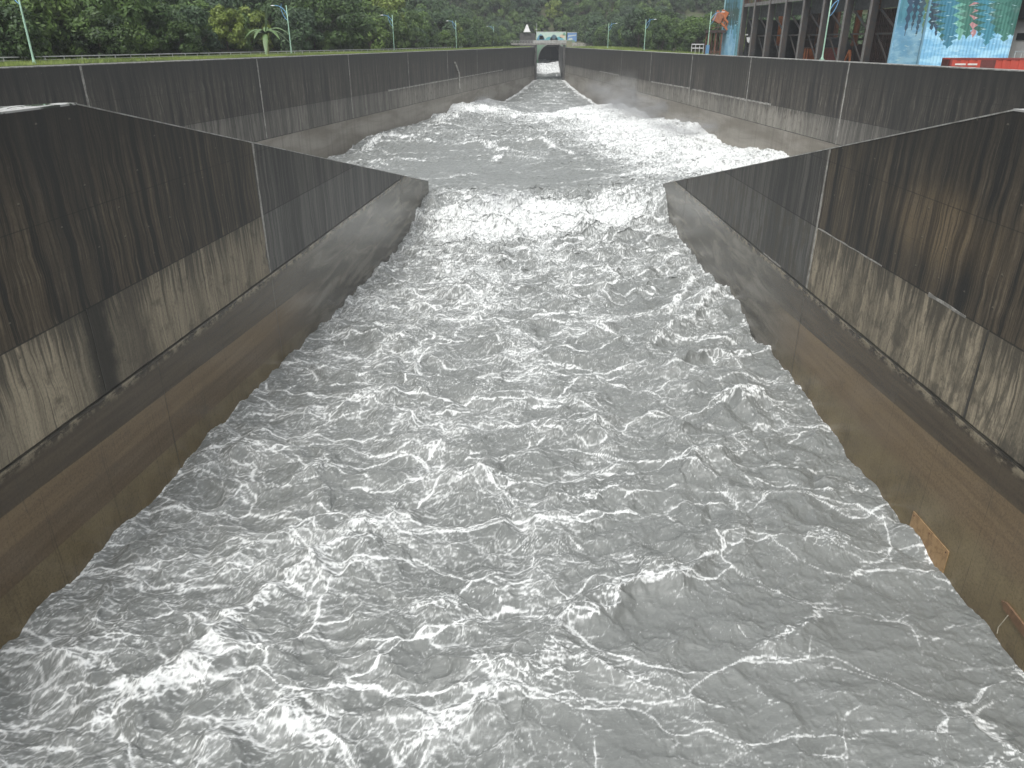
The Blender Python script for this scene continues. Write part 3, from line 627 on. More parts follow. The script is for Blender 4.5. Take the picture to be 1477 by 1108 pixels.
fs = [(i, i + 1, n + i + 1, n + i) for i in range(n - 1)]
b.add(vs, fs)
m = NM('portal_paint'); oc = m.co(); x, y, z = m.sep(oc); nn = m.noise(oc, .35, 3)
m.base(m.mix(m.ramp(m.math('ADD', z, m.math('MULTIPLY', nn, 5)), -4, 3), (.06, .14, .08), (.13, .22, .15))); m.rough(.6)
b.build('portal_face', m.m, pr)
b = MB(); b.add([(x, 0.02, z) for x, z in inner] + [(x, 70, z) for x, z in inner], [(i, i + 1, n + i + 1, n + i) for i in range(n - 1)]); b.add([(x, 69.9, z) for x, z in inner], [tuple(range(n))])
b.build('lining', paint('shade_lining', (.022, .024, .026), .9), pr)  # near black lining: the darkness inside the tunnel put into its colour
ar = [(1.0, 1.0), (1.06, 1.06)]; b = MB(); i_ = [(RT * math.cos(t), zc + RT * math.sin(t)) for t in np.linspace(0, math.pi, 25)]; o_ = [((RT + .45) * math.cos(t), zc + (RT + .45) * math.sin(t)) for t in np.linspace(0, math.pi, 25)]
b.add([(x, -.05, z) for x, z in i_] + [(x, -.05, z) for x, z in o_], [(i, i + 1, 26 + i, 25 + i) for i in range(24)]); b.build('arch_rim', paint('rim_grey', (.16, .18, .16)), pr)
# painted boards above the mouth
def board(px0, px1, py0, py1, Y, label, shapes, bgc):
    a = at_depth(px0, py1, Y); c = at_depth(px1, py0, Y); wd, h = c[0] - a[0], c[2] - a[2]
    r = empty('mural_board', (a[0], Y, a[2]), 0, label, 'mural'); MB().box(0, wd, 0, .25, 0, h).build('panel', bgc, r)
    for nm, poly, mt in shapes:
        n = len(poly); MB().add([(u * wd, -.02, v * h) for u, v in poly], [tuple(range(n))]).build(nm, mt, r)
    b = MB(); b.box(-.12, wd + .12, -.06, .05, h, h + .2); b.build('frame', paint('board_frame', (.55, .56, .54)), r)
    for q in (.05, .5, .95): MB().box(q * wd - .1, q * wd + .1, .252, .45, -8, h * .9).build('support', M_DARKC, r)
    return r
cy = lambda c: paint('board_paint_%03d' % len(bpy.data.materials), c, .5, .12)
hump = lambda u0, u1, h, k=10, v0=0.: [(u0, v0)] + [(u0 + (u1 - u0) * i / k, v0 + h * math.sin(math.pi * i / k) ** .8) for i in range(k + 1)] + [(u1, v0)]
c1, c2, c3, c4 = cy((.08, .25, .36)), cy((.06, .12, .15)), cy((.14, .30, .2)), cy((.5, .55, .5))
board(773.6, 816.5, 46.5, 58.5, 392, 'long painted board above the tunnel mouth with teal hills and a dark arch', [
    ('painted_hill', hump(0, .3, .75), c1), ('painted_sand', [(.1, .1), (.25, .1), (.25, .6), (.1, .6)], c4), ('painted_hill', hump(.28, .6, .45), cy((.1, .33, .36))), ('painted_arch', hump(.45, .74, .72, 12), c2),
    ('painted_water', hump(.58, .95, .45), cy((.12, .36, .42))), ('painted_flower', [(.8, .3), (.95, .3), (.97, .6), (.86, .75), (.78, .6)], cy((.55, .45, .32))), ('painted_leaf', hump(.88, 1., .35, 8, .6), c3)], cy((.42, .54, .46)))
board(818.2, 832, 47.5, 60, 391, 'small blue board right of the long tunnel board with white cloud streaks', [
    ('painted_cloud', [(.05, .55), (.9, .68), (.95, .8), (.1, .7)], c4), ('painted_cloud', [(.1, .15), (.6, .22), (.5, .42), (.15, .35)], c4)], cy((.12, .24, .46)))
# pavilion with pale pointed roof left of the boards, slim pole
c = at_depth(760, 57, 380); pv = empty('pavilion', (c[0], 380, c[2]), 0, 'small dark pavilion with a pale pointed roof left of the tunnel boards', 'pavilion')
hz_ = at_depth(760, 46.5, 380)[2] - c[2]; tz_ = at_depth(760, 35.5, 380)[2] - c[2]; wv = 1.6
MB().add([(-wv, -wv, hz_), (wv, -wv, hz_), (wv, wv, hz_), (-wv, wv, hz_), (-.25, 0, tz_), (.25, 0, tz_)], [(0, 1, 5, 4), (1, 2, 5), (2, 3, 4, 5), (3, 0, 4), (3, 2, 1, 0)]).build('roof', paint('pale_roof', (.5, .5, .49), .6, .3), pv)
b = MB(); b.box(-3, 3.6, -.6, -.3, -7, 2.6); b.box(-3.2, 3.8, .3, .6, -7, 2.2); b.build('wall', M_DARKC, pv)
b = MB()
for sx in (-1, 1):
    for sy in (-1, 1): b.box(sx * 1.4 - .1, sx * 1.4 + .1, sy * 1.4 - .1, sy * 1.4 + .1, -7, hz_)
b.build('post', M_DARKC, pv)
c = at_depth(773.5, 58, 376); h = at_depth(773.5, 33, 376)[2] - c[2]
fp = empty('signal_mast', (c[0], 376, c[2]), 0, 'thin grey mast standing at the left end of the tunnel boards', 'mast')
MB().tube([(0, 0, -4), (0, 0, h)], [.12, .07]).build('pole', paint('mast_grey', (.35, .36, .35)), fp); MB().box(-.35, .35, -.08, .08, h * .6, h * .66).build('crossarm', paint('mast_arm', (.4, .4, .4)), fp)
# concrete ramp at the right of the deck
a = at_depth(824, 66, 345); c = at_depth(872, 69, 345)
rp = empty('ramp_wall', (a[0], 345, 0), 0, 'weathered low concrete ramp wall right of the service deck', 'wall')
L_ = c[0] - a[0]; MB().prism([(0, -2), (L_ + 3, -2), (L_ + 3, -.2), (L_ - .5, .15), (L_ - 1.2, 1.3), (.5, 1.65), (0, 1.0)], 0, 1.0).build('wall_face', pale_concrete('ramp_concrete', (.32, .31, .27), (.16, .155, .13), .7), rp)
a = at_depth(735, 63, 343)
rp = empty('bank_step', (at_depth(733, 66, 342)[0], 341, 0), 0, 'pale concrete stair edge where the left grass bank meets the deck', 'stairs')
b = MB()
for i in range(6): b.box(.3 + i * .55, 4.5, .0, 2.0, -.3 + i * .24, -.06 + i * .24)
b.build('stair_flight', M_COPE, rp)
# ---------------------------------------------------------------- lamp posts
M_POLE = paint('pale_green_paint', (.30, .47, .36), .45, .2, 3.); M_ARM = paint('blue_paint', (.10, .27, .47), .4, .2, 3.); M_HEAD = paint('lamp_grey', (.66, .68, .68), .3, .1)
def bez(p, k=12):
    p = [Vector(q) for q in p]
    return [((1 - t) ** 3) * p[0] + 3 * ((1 - t) ** 2) * t * p[1] + 3 * (1 - t) * t * t * p[2] + t ** 3 * p[3] for t in np.linspace(0, 1, k)]
def make_lamp(H=7.5):
    r = empty('street_lamp', (0, 0, 0), 0, 'x', 'street lamp')
    MB().tube([(0, 0, -.1), (0, 0, .06), (0, 0, .28), (0, 0, .7), (0, 0, H * .6), (0, 0, H)], [.22, .21, .13, .1, .085, .065], 12).build('pole', M_POLE, r, True)
    MB().box(-.24, .24, -.24, .24, -.1, .03).build('base_plate', M_POLE, r)
    MB().tube(bez([(.05, 0, H * .80), (.35, 0, H * .93), (1.1, 0, H * 1.0), (2.15, 0, H * .995)], 16), [.055] * 8 + [.045] * 8, 8).build('arm', M_ARM, r, True)
    MB().tube(bez([(.05, 0, H * .70), (.55, 0, H * .74), (.95, 0, H * .86), (1.05, 0, H * .975)], 14), .045, 8).build('brace', M_ARM, r, True)
    MB().tube([(.98, 0, H * .955), (.82, 0, H * 1.03)], [.045, .02], 6).build('spike', M_ARM, r)
    b = MB(); k = 8
    for i in range(k + 1):
        t = i / k; rr = math.sin(math.pi * min(.98, .06 + t * .9)) ** .55
        for j in range(10):
            a = 2 * math.pi * j / 10; b.v.append((2.05 + .75 * t, .17 * rr * math.cos(a), H * .99 + .085 * rr * math.sin(a) + .02))
    for i in range(k):
        for j in range(10): b.f.append((i * 10 + j, i * 10 + (j + 1) % 10, i * 10 + 10 + (j + 1) % 10, i * 10 + 10 + j))
    b.f += [tuple(range(9, -1, -1)), tuple(range(k * 10, k * 10 + 10))]; b.build('lamp_head', M_HEAD, r, True); return r
def copy_tree(o, parent=None):
    c = o.copy(); COL.objects.link(c); c.parent = parent
    for ch in list(o.children): copy_tree(ch, c)
    return c
proto = None
LAMPS = [(57, 93, ZL, -1, 'pale green lamp post with its top cut by the frame, nearest on the left bank'), (425, 79, ZL, -1, 'pale green lamp post with a blue arm beside the banana plant and round bush'),
         (572, 74, ZL, -1, 'green lamp post with blue arm, third along the left bank, before dark woods'), (661, 71, ZL, -1, 'green lamp post, fourth along the left bank, above the slanting wall pipe'), (714, 68.2, ZL, -1, 'smallest green lamp post on the left bank, close to the service deck'),
         (1180, 85.5, ZR, 1, 'pale green lamp post in front of the dark steel framed shed'), (1016, 77.5, ZR, 1, 'green lamp post with blue arm beside the rusty orange hopper'), (926, 73.2, ZR, 1, 'green lamp post with blue arm, middle of the right bank, before the far woods'), (874, 70.8, ZR, 1, 'smallest green lamp post on the right bank, next to the ramp wall')]
for px, py, zz, sd, lb in LAMPS:
    P = gz(px, py, zz); rz = (math.atan2(DL[1], DL[0]) + math.pi / 2) if sd < 0 else (math.atan2(DR[1], DR[0]) - math.pi / 2)
    if proto is None: proto = make_lamp(); o = proto
    else: o = copy_tree(proto)
    nrm = np.array([math.cos(rz), math.sin(rz)]) * .55
    o.location = (P[0] + nrm[0], P[1] + nrm[1], zz); o.rotation_euler = (0, 0, rz); tag(o, lb, None, 'green lamp posts along the channel banks')
# ---------------------------------------------------------------- railing and grass on the left bank
A0 = gz(-140, 85.6, .55)[:2]; A1 = gz(567, 70.5, .55)[:2]; A2 = gz(668, 67.4, .55)[:2]
rl = empty('road_railing', (A0[0], A0[1], 0), 0, 'low pale metal railing running along the grassy left bank', 'railing')
M_RAIL = paint('galvanised', (.5, .51, .5), .4, .2)
seg = [A0, A1, A2]; rails = MB(); posts = []
for a, b_ in zip(seg[:-1], seg[1:]):
    rails.beam((*(a - A0), .52), (*(b_ - A0), .52), .12, .1); rails.beam((*(a - A0), .2), (*(b_ - A0), .2), .06, .05)
    n = int(np.linalg.norm(b_ - a) / 2.6)
    for i in range(n): posts.append(a - A0 + (b_ - a) * i / n)
rails.build('top_rail', M_RAIL, rl)
pm = MB().box(-.04, .04, -.04, .04, -.3, .5).mesh('post', M_RAIL)
for q in posts[:98]:
    o = bpy.data.objects.new('post', pm); COL.objects.link(o); o.parent = rl; o.location = (q[0], q[1], 0)
gm = NM('grass_blade'); oi = gm.n('ShaderNodeAttribute', attribute_name='tone').outputs['Fac']
gm.base(gm.mix(oi, (.06, .10, .018), (.22, .28, .06))); gm.rough(.7); gm.p.inputs['Transmission Weight'].default_value = 0.
def grass(n, sampler, h0, h1):
    r = np.random.default_rng(5); P = sampler(r, n); n = len(P); h = r.uniform(h0, h1, n); a = r.uniform(0, 6.28, n); l = r.normal(0, .35, (n, 2)) * h[:, None]; wd = .03 + .025 * r.random(n)
    dx, dy = np.cos(a) * wd, np.sin(a) * wd
    V = np.stack([np.stack([P[:, 0] - dx, P[:, 1] - dy, P[:, 2] - .1], 1), np.stack([P[:, 0] + dx, P[:, 1] + dy, P[:, 2] - .1], 1), np.stack([P[:, 0] + l[:, 0], P[:, 1] + l[:, 1], P[:, 2] + h], 1)], 1).reshape(-1, 3)
    Q = np.arange(3 * n).reshape(-1, 3); patch = .5 + .5 * np.sin(P[:, 0] * .33 + 1.3 * np.sin(P[:, 1] * .11)) * np.cos(P[:, 1] * .21)
    t = np.clip(np.repeat(.25 + .5 * patch + r.normal(0, .2, n), 3), 0, 1); o = np_mesh('grass', V, Q, gm.m, {'tone': t}, False); return tag(o, kind='stuff')
def gl(r, n):
    y = 55 + (YT - 55) * r.random(n) ** 1.25; x = xl_out(y) - 1.15 - r.random(n) ** 1.3 * 11
    return np.stack([x, y, np.full(n, -.15)], 1)
grass(90000, gl, .12, .55)
def gr(r, n):
    y = r.uniform(160, YT - 4, n); x = xr_out(y) + 1.15 + r.random(n) ** 1.4 * 12; z = np.array([hill(a, b) for a, b in zip(x, y)])
    return np.stack([x, y, z], 1)
grass(30000, gr, .15, .7)
# ================================================================ YARD ON THE RIGHT BANK
nR = np.array([DR[1], -DR[0]]); FO = 9.0                # facade this far behind the wall face
FP = PR + nR * FO; angR = math.atan2(DR[1], DR[0]); GZ = -2.4
def fac(px, py=60):                                   # along-facade coordinate of a photo column
    return on_wall(px, py, FP, DR)
def facz(px, py): return on_wall(px, py, FP, DR)[1]
M_STEEL = paint('dark_steel', (.026, .032, .037), .5, .35, 1.2, c2=(.058, .044, .036)); M_FLANGE = paint('skylit_flange', (.19, .19, .19), .5, .4, 1.5, c2=(.13, .115, .105)); M_RUST = paint('rust_steel', (.16, .065, .035), .8, .5, 1.6, c2=(.07, .04, .03))  # flange grey puts the sky light on the column fronts into colour
M_RUSTD = paint('dark_rust', (.06, .033, .027), .85, .5, 1.2, c2=(.028, .022, .02)); M_OR = paint('orange_paint', (.5, .17, .055), .55, .4, 1.4, c2=(.28, .085, .035)); M_DARK = paint('dark_cladding', (.03, .033, .035), .7, .3)  # M_DARK: one dark grey for cladding, roofs, end wall and tank
fc = empty('steel_shed', (FP[0], FP[1], GZ), angR, 'dark steel framed open shed with tall columns and rusty cladding behind the right wall', 'shed')
cols = [1079.7, 1100.6, 1124, 1149, 1178, 1210, 1246, 1284]; ss = [fac(p, 82)[0] for p in cols]; HH = 17.0
bay = (ss[0] - ss[-1]) / (len(ss) - 1)
ss = [ss[-1] + bay * i for i in range(len(ss))] ; ss.append(ss[-1] + bay * .85)
def gzl(py, px): return facz(px, py) - GZ
cm = MB(); cm.box(-.24, .24, -.95, -.02, 0, HH); fl = MB(); fl.box(-.27, .27, -.018, .06, 0, HH)
cme = cm.mesh('column', M_STEEL); fle = fl.mesh('flange', M_FLANGE)
for s in ss:
    o = bpy.data.objects.new('column', cme); COL.objects.link(o); o.parent = fc; o.location = (s, 0, 0)
    f = bpy.data.objects.new('flange', fle); COL.objects.link(f); f.parent = o
smin, smax = ss[0], ss[-1]
zb = gzl(10.5, 1071); zb2 = gzl(19, 1180)
for i in range(len(ss) - 1):
    a, c = ss[i] + .38, ss[i + 1] - .38
    MB().box(a, c, -.35, -.1, zb, zb + .55).build('crane_beam', M_FLANGE, fc)
    b = MB(); k = 7
    for j in range(k + 1): q = a + (c - a) * j / k; b.box(q - .04, q + .04, -.3, -.22, zb + .552, zb + 3.2)
    for z in (1.2, 2.0, 2.8): b.box(a, c, -.28, -.24, zb + z, zb + z + .08)
    b.build('lattice_guard', M_RUST, fc)
    MB().box(a, c, -1.3, -1.1, zb - 2.0, zb - .01).build('fascia_panel', M_DARK, fc)
    z5 = gzl(50, 1180); MB().box(a, c, -1.2, -1.05, z5 - .12, z5 + .12).build('tie_beam', M_STEEL, fc)
    MB().beam((c, -1.15, zb - 2.0), (a + (c - a) * .1, -1.15, z5), .22, .22).build('diagonal_brace', M_STEEL, fc)
    MB().beam((c, -1.3, z5), (a + (c - a) * .1, -1.3, .3), .18, .18).build('diagonal_brace', M_STEEL, fc)
# rear row, back cladding, roof
for s in ss: MB().box(s - .3, s + .3, -13.2, -12.6, 0, HH).build('rear_column', M_RUST, fc)
b = MB()
for i in range(len(ss) - 1):
    b.box(ss[i], ss[i + 1], -13.0, -12.8, 0, 4.0)
    if i in (0, 6, 7): b.box(ss[i], ss[i + 1], -13.0, -12.8, 4.0, zb)
b.build('back_wall', M_RUSTD, fc)
for i in range(len(ss) - 1): MB().box(ss[i] + .3, ss[i + 1] - .3, -13.0, -12.8, 4.6, 4.9).build('rear_girt', M_STEEL, fc)
MB().box(smin - .5, smax + .5, -13.6, .1, HH, HH + .4).build('roof', M_DARK, fc)
MB().box(smin - .5, smax + .5, -12.5, -1.6, zb + 3.3, zb + 3.6).build('upper_floor', M_DARK, fc)
MB().box(smax - .1, smax + .1, -12.5, -1.2, 0, zb - 2.2).build('end_wall', M_DARK, fc)
# rusty lattice bay at the near end
b = MB(); r = random.Random(4)
for i in range(26):
    s = ss[0] + .5 + (ss[2] - ss[0] - 1) * i / 25; b.beam((s, -3.2, 0), (s, -3.2, zb - 2), .12)
for i in range(16): z = .4 + i * .62; b.beam((ss[0] + .3, -3.25, z), (ss[2] - .3, -3.25, z), .1)
b.box(ss[0] + .2, ss[2] - .2, -3.6, -3.4, 0, zb - 2); b.build('rusty_screen', M_RUSTD, fc)
# things inside the shed
def at_shed(px, back):                                # world point behind the facade along its normal
    q = PR + nR * (FO + back); s, z = on_wall(px, 82, q, DR); return q + DR * s
def zat(px, py, back): q = PR + nR * (FO + back); return on_wall(px, py, q, DR)[1]
def post_thing(name, px, back, py0, py1, wd, mat, label, cat):
    p = at_shed(px, back); o = empty(name, (p[0], p[1], GZ), angR, label, cat); z0 = zat(px, py0, back) - GZ; z1 = zat(px, py1, back) - GZ
    MB().tube([(0, 0, z0), (0, 0, z1 - 1.4), (0, 0, z1 - 1.2), (0, 0, z1)], [wd, wd, wd * 1.35, wd * 1.35], 12).build('pipe', mat, o, True); MB().tube([(0, 0, z0), (0, 0, z0 + .3)], wd * 1.5, 12).build('flange', M_RUST, o)
    b = MB(); b.box(-.1, .1, -.1, .1, 0, z0); b.build('support', M_STEEL, o); return o
post_thing('chute_pipe', 1120, 5, 66, 18, .42, M_OR, 'tall orange chute pipe standing inside the shed, left of the lamp post', 'pipe')
post_thing('chute_pipe', 1092, 6, 63, 49, .5, M_OR, 'short stubby orange pipe inside the shed near its far end', 'pipe')
post_thing('chute_pipe', 1229, 4, 66, 2, .38, paint('rust_orange', (.33, .13, .07), .7, .4, 1.4), 'rusty orange pipe rising full height inside the shed, right of the lamp post', 'pipe')
p = at_shed(1224, 4); o = empty('pipe_frame', (p[0], p[1], GZ), angR, 'orange splayed steel legs under the right hand pipe in the shed', 'frame')
b = MB(); b.beam((0, 0, 3.2), (-1.6, 0, 0), .3); b.beam((0, 0, 3.2), (2.0, 0, 0), .25); b.build('leg', M_OR, o)
for px, wd, lb, mt in ((1166, 5., 'orange machine housing on the shed floor behind the lamp post', M_OR), (1195, 4., 'dull red machine housing on the shed floor right of the lamp post', paint('dull_red', (.22, .06, .05), .7, .4))):
    p = at_shed(px, 8); z1 = zat(px, 70, 8) - GZ; o = empty('machine_housing', (p[0], p[1], GZ), angR, lb, 'machine')
    MB().box(-wd / 2, wd / 2, -1.2, 1.2, 0, z1).build('body', mt, o, bevel=.08); b = MB()
    for i in range(6): b.box(-wd / 2 + wd * i / 5 - .06, -wd / 2 + wd * i / 5 + .06, 1.2, 1.3, 0, z1)
    b.build('rib', M_RUST, o); MB().box(-wd / 2 - .1, wd / 2 + .1, -1.3, 1.3, z1, z1 + .15).build('lid', M_RUST, o)
p = at_shed(1198, 10); o = empty('storage_tank', (p[0], p[1], GZ), angR, 'dark round topped tank behind the red machine in the shed', 'tank')
z1 = zat(1198, 54, 10) - GZ; MB().tube([(-2.6, 0, z1 * .55), (2.6, 0, z1 * .55)], z1 * .45, 20).build('shell', M_DARK, o, True); MB().box(-2, 2, -.8, .8, 0, z1 * .3).build('cradle', M_STEEL, o)
p = at_shed(1076, 2.2); o = empty('scaffold_ladder', (p[0], p[1], GZ), angR, 'rusty scaffold ladder tower in the far bay of the shed', 'scaffold')
z1 = zat(1076, 16, 2.2) - GZ; b = MB()
for x in (-.7, .7): b.box(x - .06, x + .06, -.06, .06, 0, z1)
b.build('upright', M_RUST, o); b = MB()
for i in range(int(z1 / .55)): b.box(-.7, .7, -.05, .05, .3 + i * .55, .38 + i * .55)
b.build('rung', M_RUST, o)
p = at_shed(1073, 1.2); o = empty('torn_cladding', (p[0], p[1], GZ), angR, 'torn white sheet metal hanging in the far bay of the shed', 'debris')
zz = [zat(1073, q, 1.2) - GZ for q in (49, 52, 54, 62, 65, 71)]; ws = paint('white_sheet', (.62, .63, .62), .5, .2)
for q in ([(1.6, 0, zz[0]), (-.9, .1, zz[0] - .05), (-1.1, .15, zz[1]), (1.5, .05, zz[1] + .2)], [(-.4, .1, zz[2]), (-2.2, .0, zz[2] + .1), (-2.6, .3, zz[3]), (-1.6, .3, zz[3] + .2)], [(-4.0, .1, zz[3]), (-4.6, .2, zz[3] - .3), (-6.0, .3, zz[5]), (-5.2, .2, zz[5] + .2)]):
    oo = MB().add(q, [(0, 1, 2, 3)]).build('sheet', ws, o); md = oo.modifiers.new('thick', 'SOLIDIFY'); md.thickness = .04
# ---------------------------------------------------------------- painted cladding
def forest_paint(name, corr, sc, top, bot, pine):
    m = NM(name); oc = m.co(); x, y, z = m.sep(oc); u = m.math('DIVIDE', m.math('ADD', x, y), sc)
    h = m.math('DIVIDE', m.math('SUBTRACT', z, bot), top - bot)          # 0 bottom, 1 top of what is painted
    cu = m.comb(u, 0., 0.); nz = lambda s, d, o_: m.noise(m.vadd(m.comb(u, 0., m.math('MULTIPLY', h, .35)), o_, o_ * .7, 0), s, d, .6)
    jag = m.math('ABSOLUTE', m.math('SUBTRACT', m.math('FRACT', m.math('MULTIPLY', h, 9.)), .5)); jag2 = m.math('ABSOLUTE', m.math('SUBTRACT', m.math('FRACT', m.math('MULTIPLY', h, 16.)), .5))
    c = m.mix(m.ramp(m.noise(m.comb(u, 0., m.math('MULTIPLY', h, 5.)), 1.3, 4, .6), .4, .6), (.20, .43, .62), (.33, .58, .74))
    for k, (fr, seed, col, lo, am) in enumerate(pine):
        n1 = m.noise(m.vadd(cu, seed, seed * 1.7, 0), fr, 1, .4)
        edge = m.math('ADD', m.math('MULTIPLY', m.math('SUBTRACT', n1, .5), am), m.math('MULTIPLY', m.math('SUBTRACT', jag if k % 2 else jag2, .25), .16))
        c = m.mix(m.math('GREATER_THAN', m.math('ADD', h, edge), lo), c, col)
    rip = m.noise(m.comb(m.math('MULTIPLY', u, 1.3), 3., m.math('MULTIPLY', h, 24.)), 1.6, 2, .5)
    c = m.mix(m.ramp(rip, .70, .72), c, (.55, .74, .78))
    dirt = m.noise(oc, .6, 5, .6); c = m.mix(m.ramp(dirt, .5, .8, 0, .3), c, (.2, .22, .2)); m.base(c); m.rough(.5); return m.m
PINES = [(1.1, 3, (.09, .27, .36), .34, .9), (1.5, 9, (.15, .36, .25), .47, 1.2), (1.2, 21, (.24, .45, .52), .60, 1.3), (1.6, 33, (.03, .10, .08), .46, 1.3), (2.0, 41, (.36, .19, .19), .84, 1.3), (1.4, 55, (.05, .20, .26), .60, 1.4), (2.3, 71, (.02, .05, .06), .70, 1.4)]
def sheet(s0, s1, y0, H, mat, corr, parent, name='cladding', axis=0):
    """corrugated sheet along x (axis 0) or y"""
    n = int(abs(s1 - s0) / (.11 if corr else 1.2)) + 2; b = MB(); pts = []
    for i in range(n):
        t = s0 + (s1 - s0) * i / (n - 1); d = (.05 if i % 4 < 2 else -.0) if corr else 0; pts.append((t, y0 + d))
    for i in range(n - 1):
        (a, ya), (c, yc) = pts[i], pts[i + 1]
        q = [(a, ya, 0), (c, yc, 0), (c, yc, H), (a, ya, H)]
        if axis: q = [(yy, xx, z) for xx, yy, z in q]
        b.add(q, [(0, 1, 2, 3)])
    o = b.build(name, mat, parent); md = o.modifiers.new('thick', 'SOLIDIFY'); md.thickness = .06; md.offset = -1; return o
top = facz(1350, -60) - GZ
# far panel beside the hopper
s0, s1 = fac(1062, 80)[0], fac(1041, 79)[0]; q0 = empty('mural_screen', (FP[0], FP[1], GZ), angR, 'narrow painted screen of dark trees over a pale blue waterfall, beside the hopper', 'mural')
sheet(s0, s1, .3, HH, forest_paint('mural_far', False, 2.2, facz(1055, 0) - GZ + 3, facz(1050, 80) - GZ, [(1.6, 5, (.12, .32, .42), .34, .8), (2.6, 12, (.04, .12, .14), .46, .9), (3.2, 23, (.025, .085, .08), .52, .9), (4., 31, (.08, .20, .26), .74, 1.2)]), False, q0)
MB().box(s0 - .35, s0 - .02, .05, .45, 0, HH).build('edge_trim', paint('teal_trim', (.12, .27, .31)), q0); MB().box(s1 + .02, s1 + .4, .05, .45, 0, HH).build('edge_trim', paint('pale_trim', (.30, .48, .50)), q0)
# near block: smooth strip on the facade, corrugated end wall facing downstream
sA, sB = fac(1285, 88)[0], fac(1329, 90)[0]
q1 = empty('mural_block', (FP[0], FP[1], GZ), angR, 'large corrugated end block painted with mirrored pines over pale blue water', 'building')
pR = ray(1452, 90)[:2]; A = FP + DR * sB; M2 = np.array([[pR[0], -nR[0]], [pR[1], -nR[1]]]); wE = np.linalg.solve(M2, A)[1]
def mural_near():
    m = NM('mural_near'); oc = m.co(); x, y, z = m.sep(oc); U = m.math('SUBTRACT', sA, m.math('ADD', x, y)); zb = facz(1330, 92) - GZ; zt = facz(1330, 0) - GZ; span = zt - zb
    h = m.math('DIVIDE', m.math('SUBTRACT', z, zb), span); uv = m.comb(U, 0., z)
    c = m.mix(m.ramp(m.noise(m.vscale(uv, .25, 1, 1.1), 1., 4, .6), .42, .6), (.17, .40, .60), (.33, .58, .74))
    c = m.mix(m.ramp(h, .50, .78), c, m.mix(m.ramp(m.noise(m.vscale(uv, .5, 1, .25), 1., 3), .45, .55), (.07, .25, .33), (.11, .33, .42)))
    T = lambda px: (px - 1285) / 44 * (sA - sB) if px < 1329 else (sA - sB) + (px - 1329) / 123 * wE
    trees = [(1300, 52, (.05, .10, .17), .55), (1308, 44, (.03, .07, .12), .5), (1316, 54, (.05, .10, .15), .5), (1324, 50, (.16, .27, .13), .55), (1333, 44, (.02, .045, .07), .9), (1341, 52, (.03, .06, .10), .7),
             (1352, 60, (.03, .11, .09), 1.3), (1361, 70, (.04, .17, .25), 1.5), (1376, 58, (.13, .34, .27), 1.1), (1385, 56, (.04, .15, .12), 1.3), (1394, 55, (.40, .21, .22), .8), (1403, 52, (.03, .11, .09), 1.5), (1416, 66, (.045, .20, .27), 1.4), (1427, 50, (.03, .12, .10), 1.4), (1440, 60, (.05, .17, .14), 1.6), (1450, 52, (.03, .12, .10), 1.3)]
    wob = m.math('MULTIPLY', m.math('SUBTRACT', m.noise(m.vscale(uv, 1., 1, 1.), .9, 4, .6), .5), .9)
    for i, (px, py, col, wd) in enumerate(trees):
        u0 = T(px); h0 = (facz(1330, py) - GZ - zb) / span; k = 7. + (i * 37 % 5)
        jag = m.math('ABSOLUTE', m.math('SUBTRACT', m.math('FRACT', m.math('ADD', m.math('MULTIPLY', h, k), i * .37)), .5))
        d = m.math('ABSOLUTE', m.math('ADD', m.math('SUBTRACT', U, u0), m.math('MULTIPLY', wob, .5)))
        w_ = m.math('MULTIPLY', m.math('MULTIPLY', m.math('POWER', m.math('MAXIMUM', m.math('SUBTRACT', h, h0), 0.), .7), wd * 2.1), m.math('ADD', .45, m.math('MULTIPLY', jag, 1.7)))
        c = m.mix(m.math('LESS_THAN', d, w_), c, col)
    rip = m.noise(m.comb(m.math('MULTIPLY', U, .75), 0., m.math('MULTIPLY', z, 5.5)), 1., 2, .5)
    c = m.mix(m.math('MULTIPLY', m.ramp(rip, .655, .67), .8), c, (.55, .75, .79)); c = m.mix(m.ramp(m.noise(oc, .6, 5, .6), .5, .8, 0, .3), c, (.2, .22, .2)); m.base(c); m.rough(.5); return m.m
mm = mural_near()
sheet(sB, sA - .4, .35, HH, mm, False, q1, 'smooth_panel')
MB().box(sA - .38, sA - .05, .1, .5, 0, HH).build('edge_trim', paint('sky_trim', (.26, .46, .6)), q1)
sheet(.3, -wE, sB - .05, HH, mm, True, q1, 'corrugated_wall', 1)
MB().box(sB - .1, sB + .15, .36, .56, 0, HH).build('corner_trim', paint('corner_trim', (.15, .3, .4)), q1)
MB().box(sB, sA - .4, -wE, .3, HH, HH + .3).build('roof', M_DARK, q1)
# pale office block beyond, with a dark roof edge
pO = at_depth(1449, 90, 104); o = empty('office_block', (pO[0], pO[1], GZ), angR, 'white building with a strip of dark windows at the right edge of the view', 'building')
zo = lambda py: at_depth(1470, py, 104)[2] - GZ
MB().box(-9, 0, -14, 0, 0, zo(27)).build('wall', paint('white_render', (.62, .62, .61), .6, .12), o); MB().box(-9.3, .6, -14.3, .6, zo(27), zo(-14)).build('roof', M_DARK, o)
for i in range(5):
    w0 = MB().box(.005, .06, -2.6 - i * 2.8, -.4 - i * 2.8, zo(58), zo(48)).build('window', paint('office_glass', (.05, .055, .06), .15), o)
    w1 = MB().box(-2.6 - i * 1.75 + .0, -1.1 - i * 1.75, .005, .06, zo(58), zo(48)).build('window', paint('office_glass2', (.05, .055, .06), .15), o)
p = at_depth(1462, 86, 98); o = empty('stair_rail', (p[0], p[1], GZ), angR, 'thin grey handrail in front of the white building', 'railing')
zr = at_depth(1462, 75, 98)[2] - GZ; b = MB()
for i in range(5): b.box(-i * 1.1 - .03, -i * 1.1 + .03, -.03, .03, 0, zr)
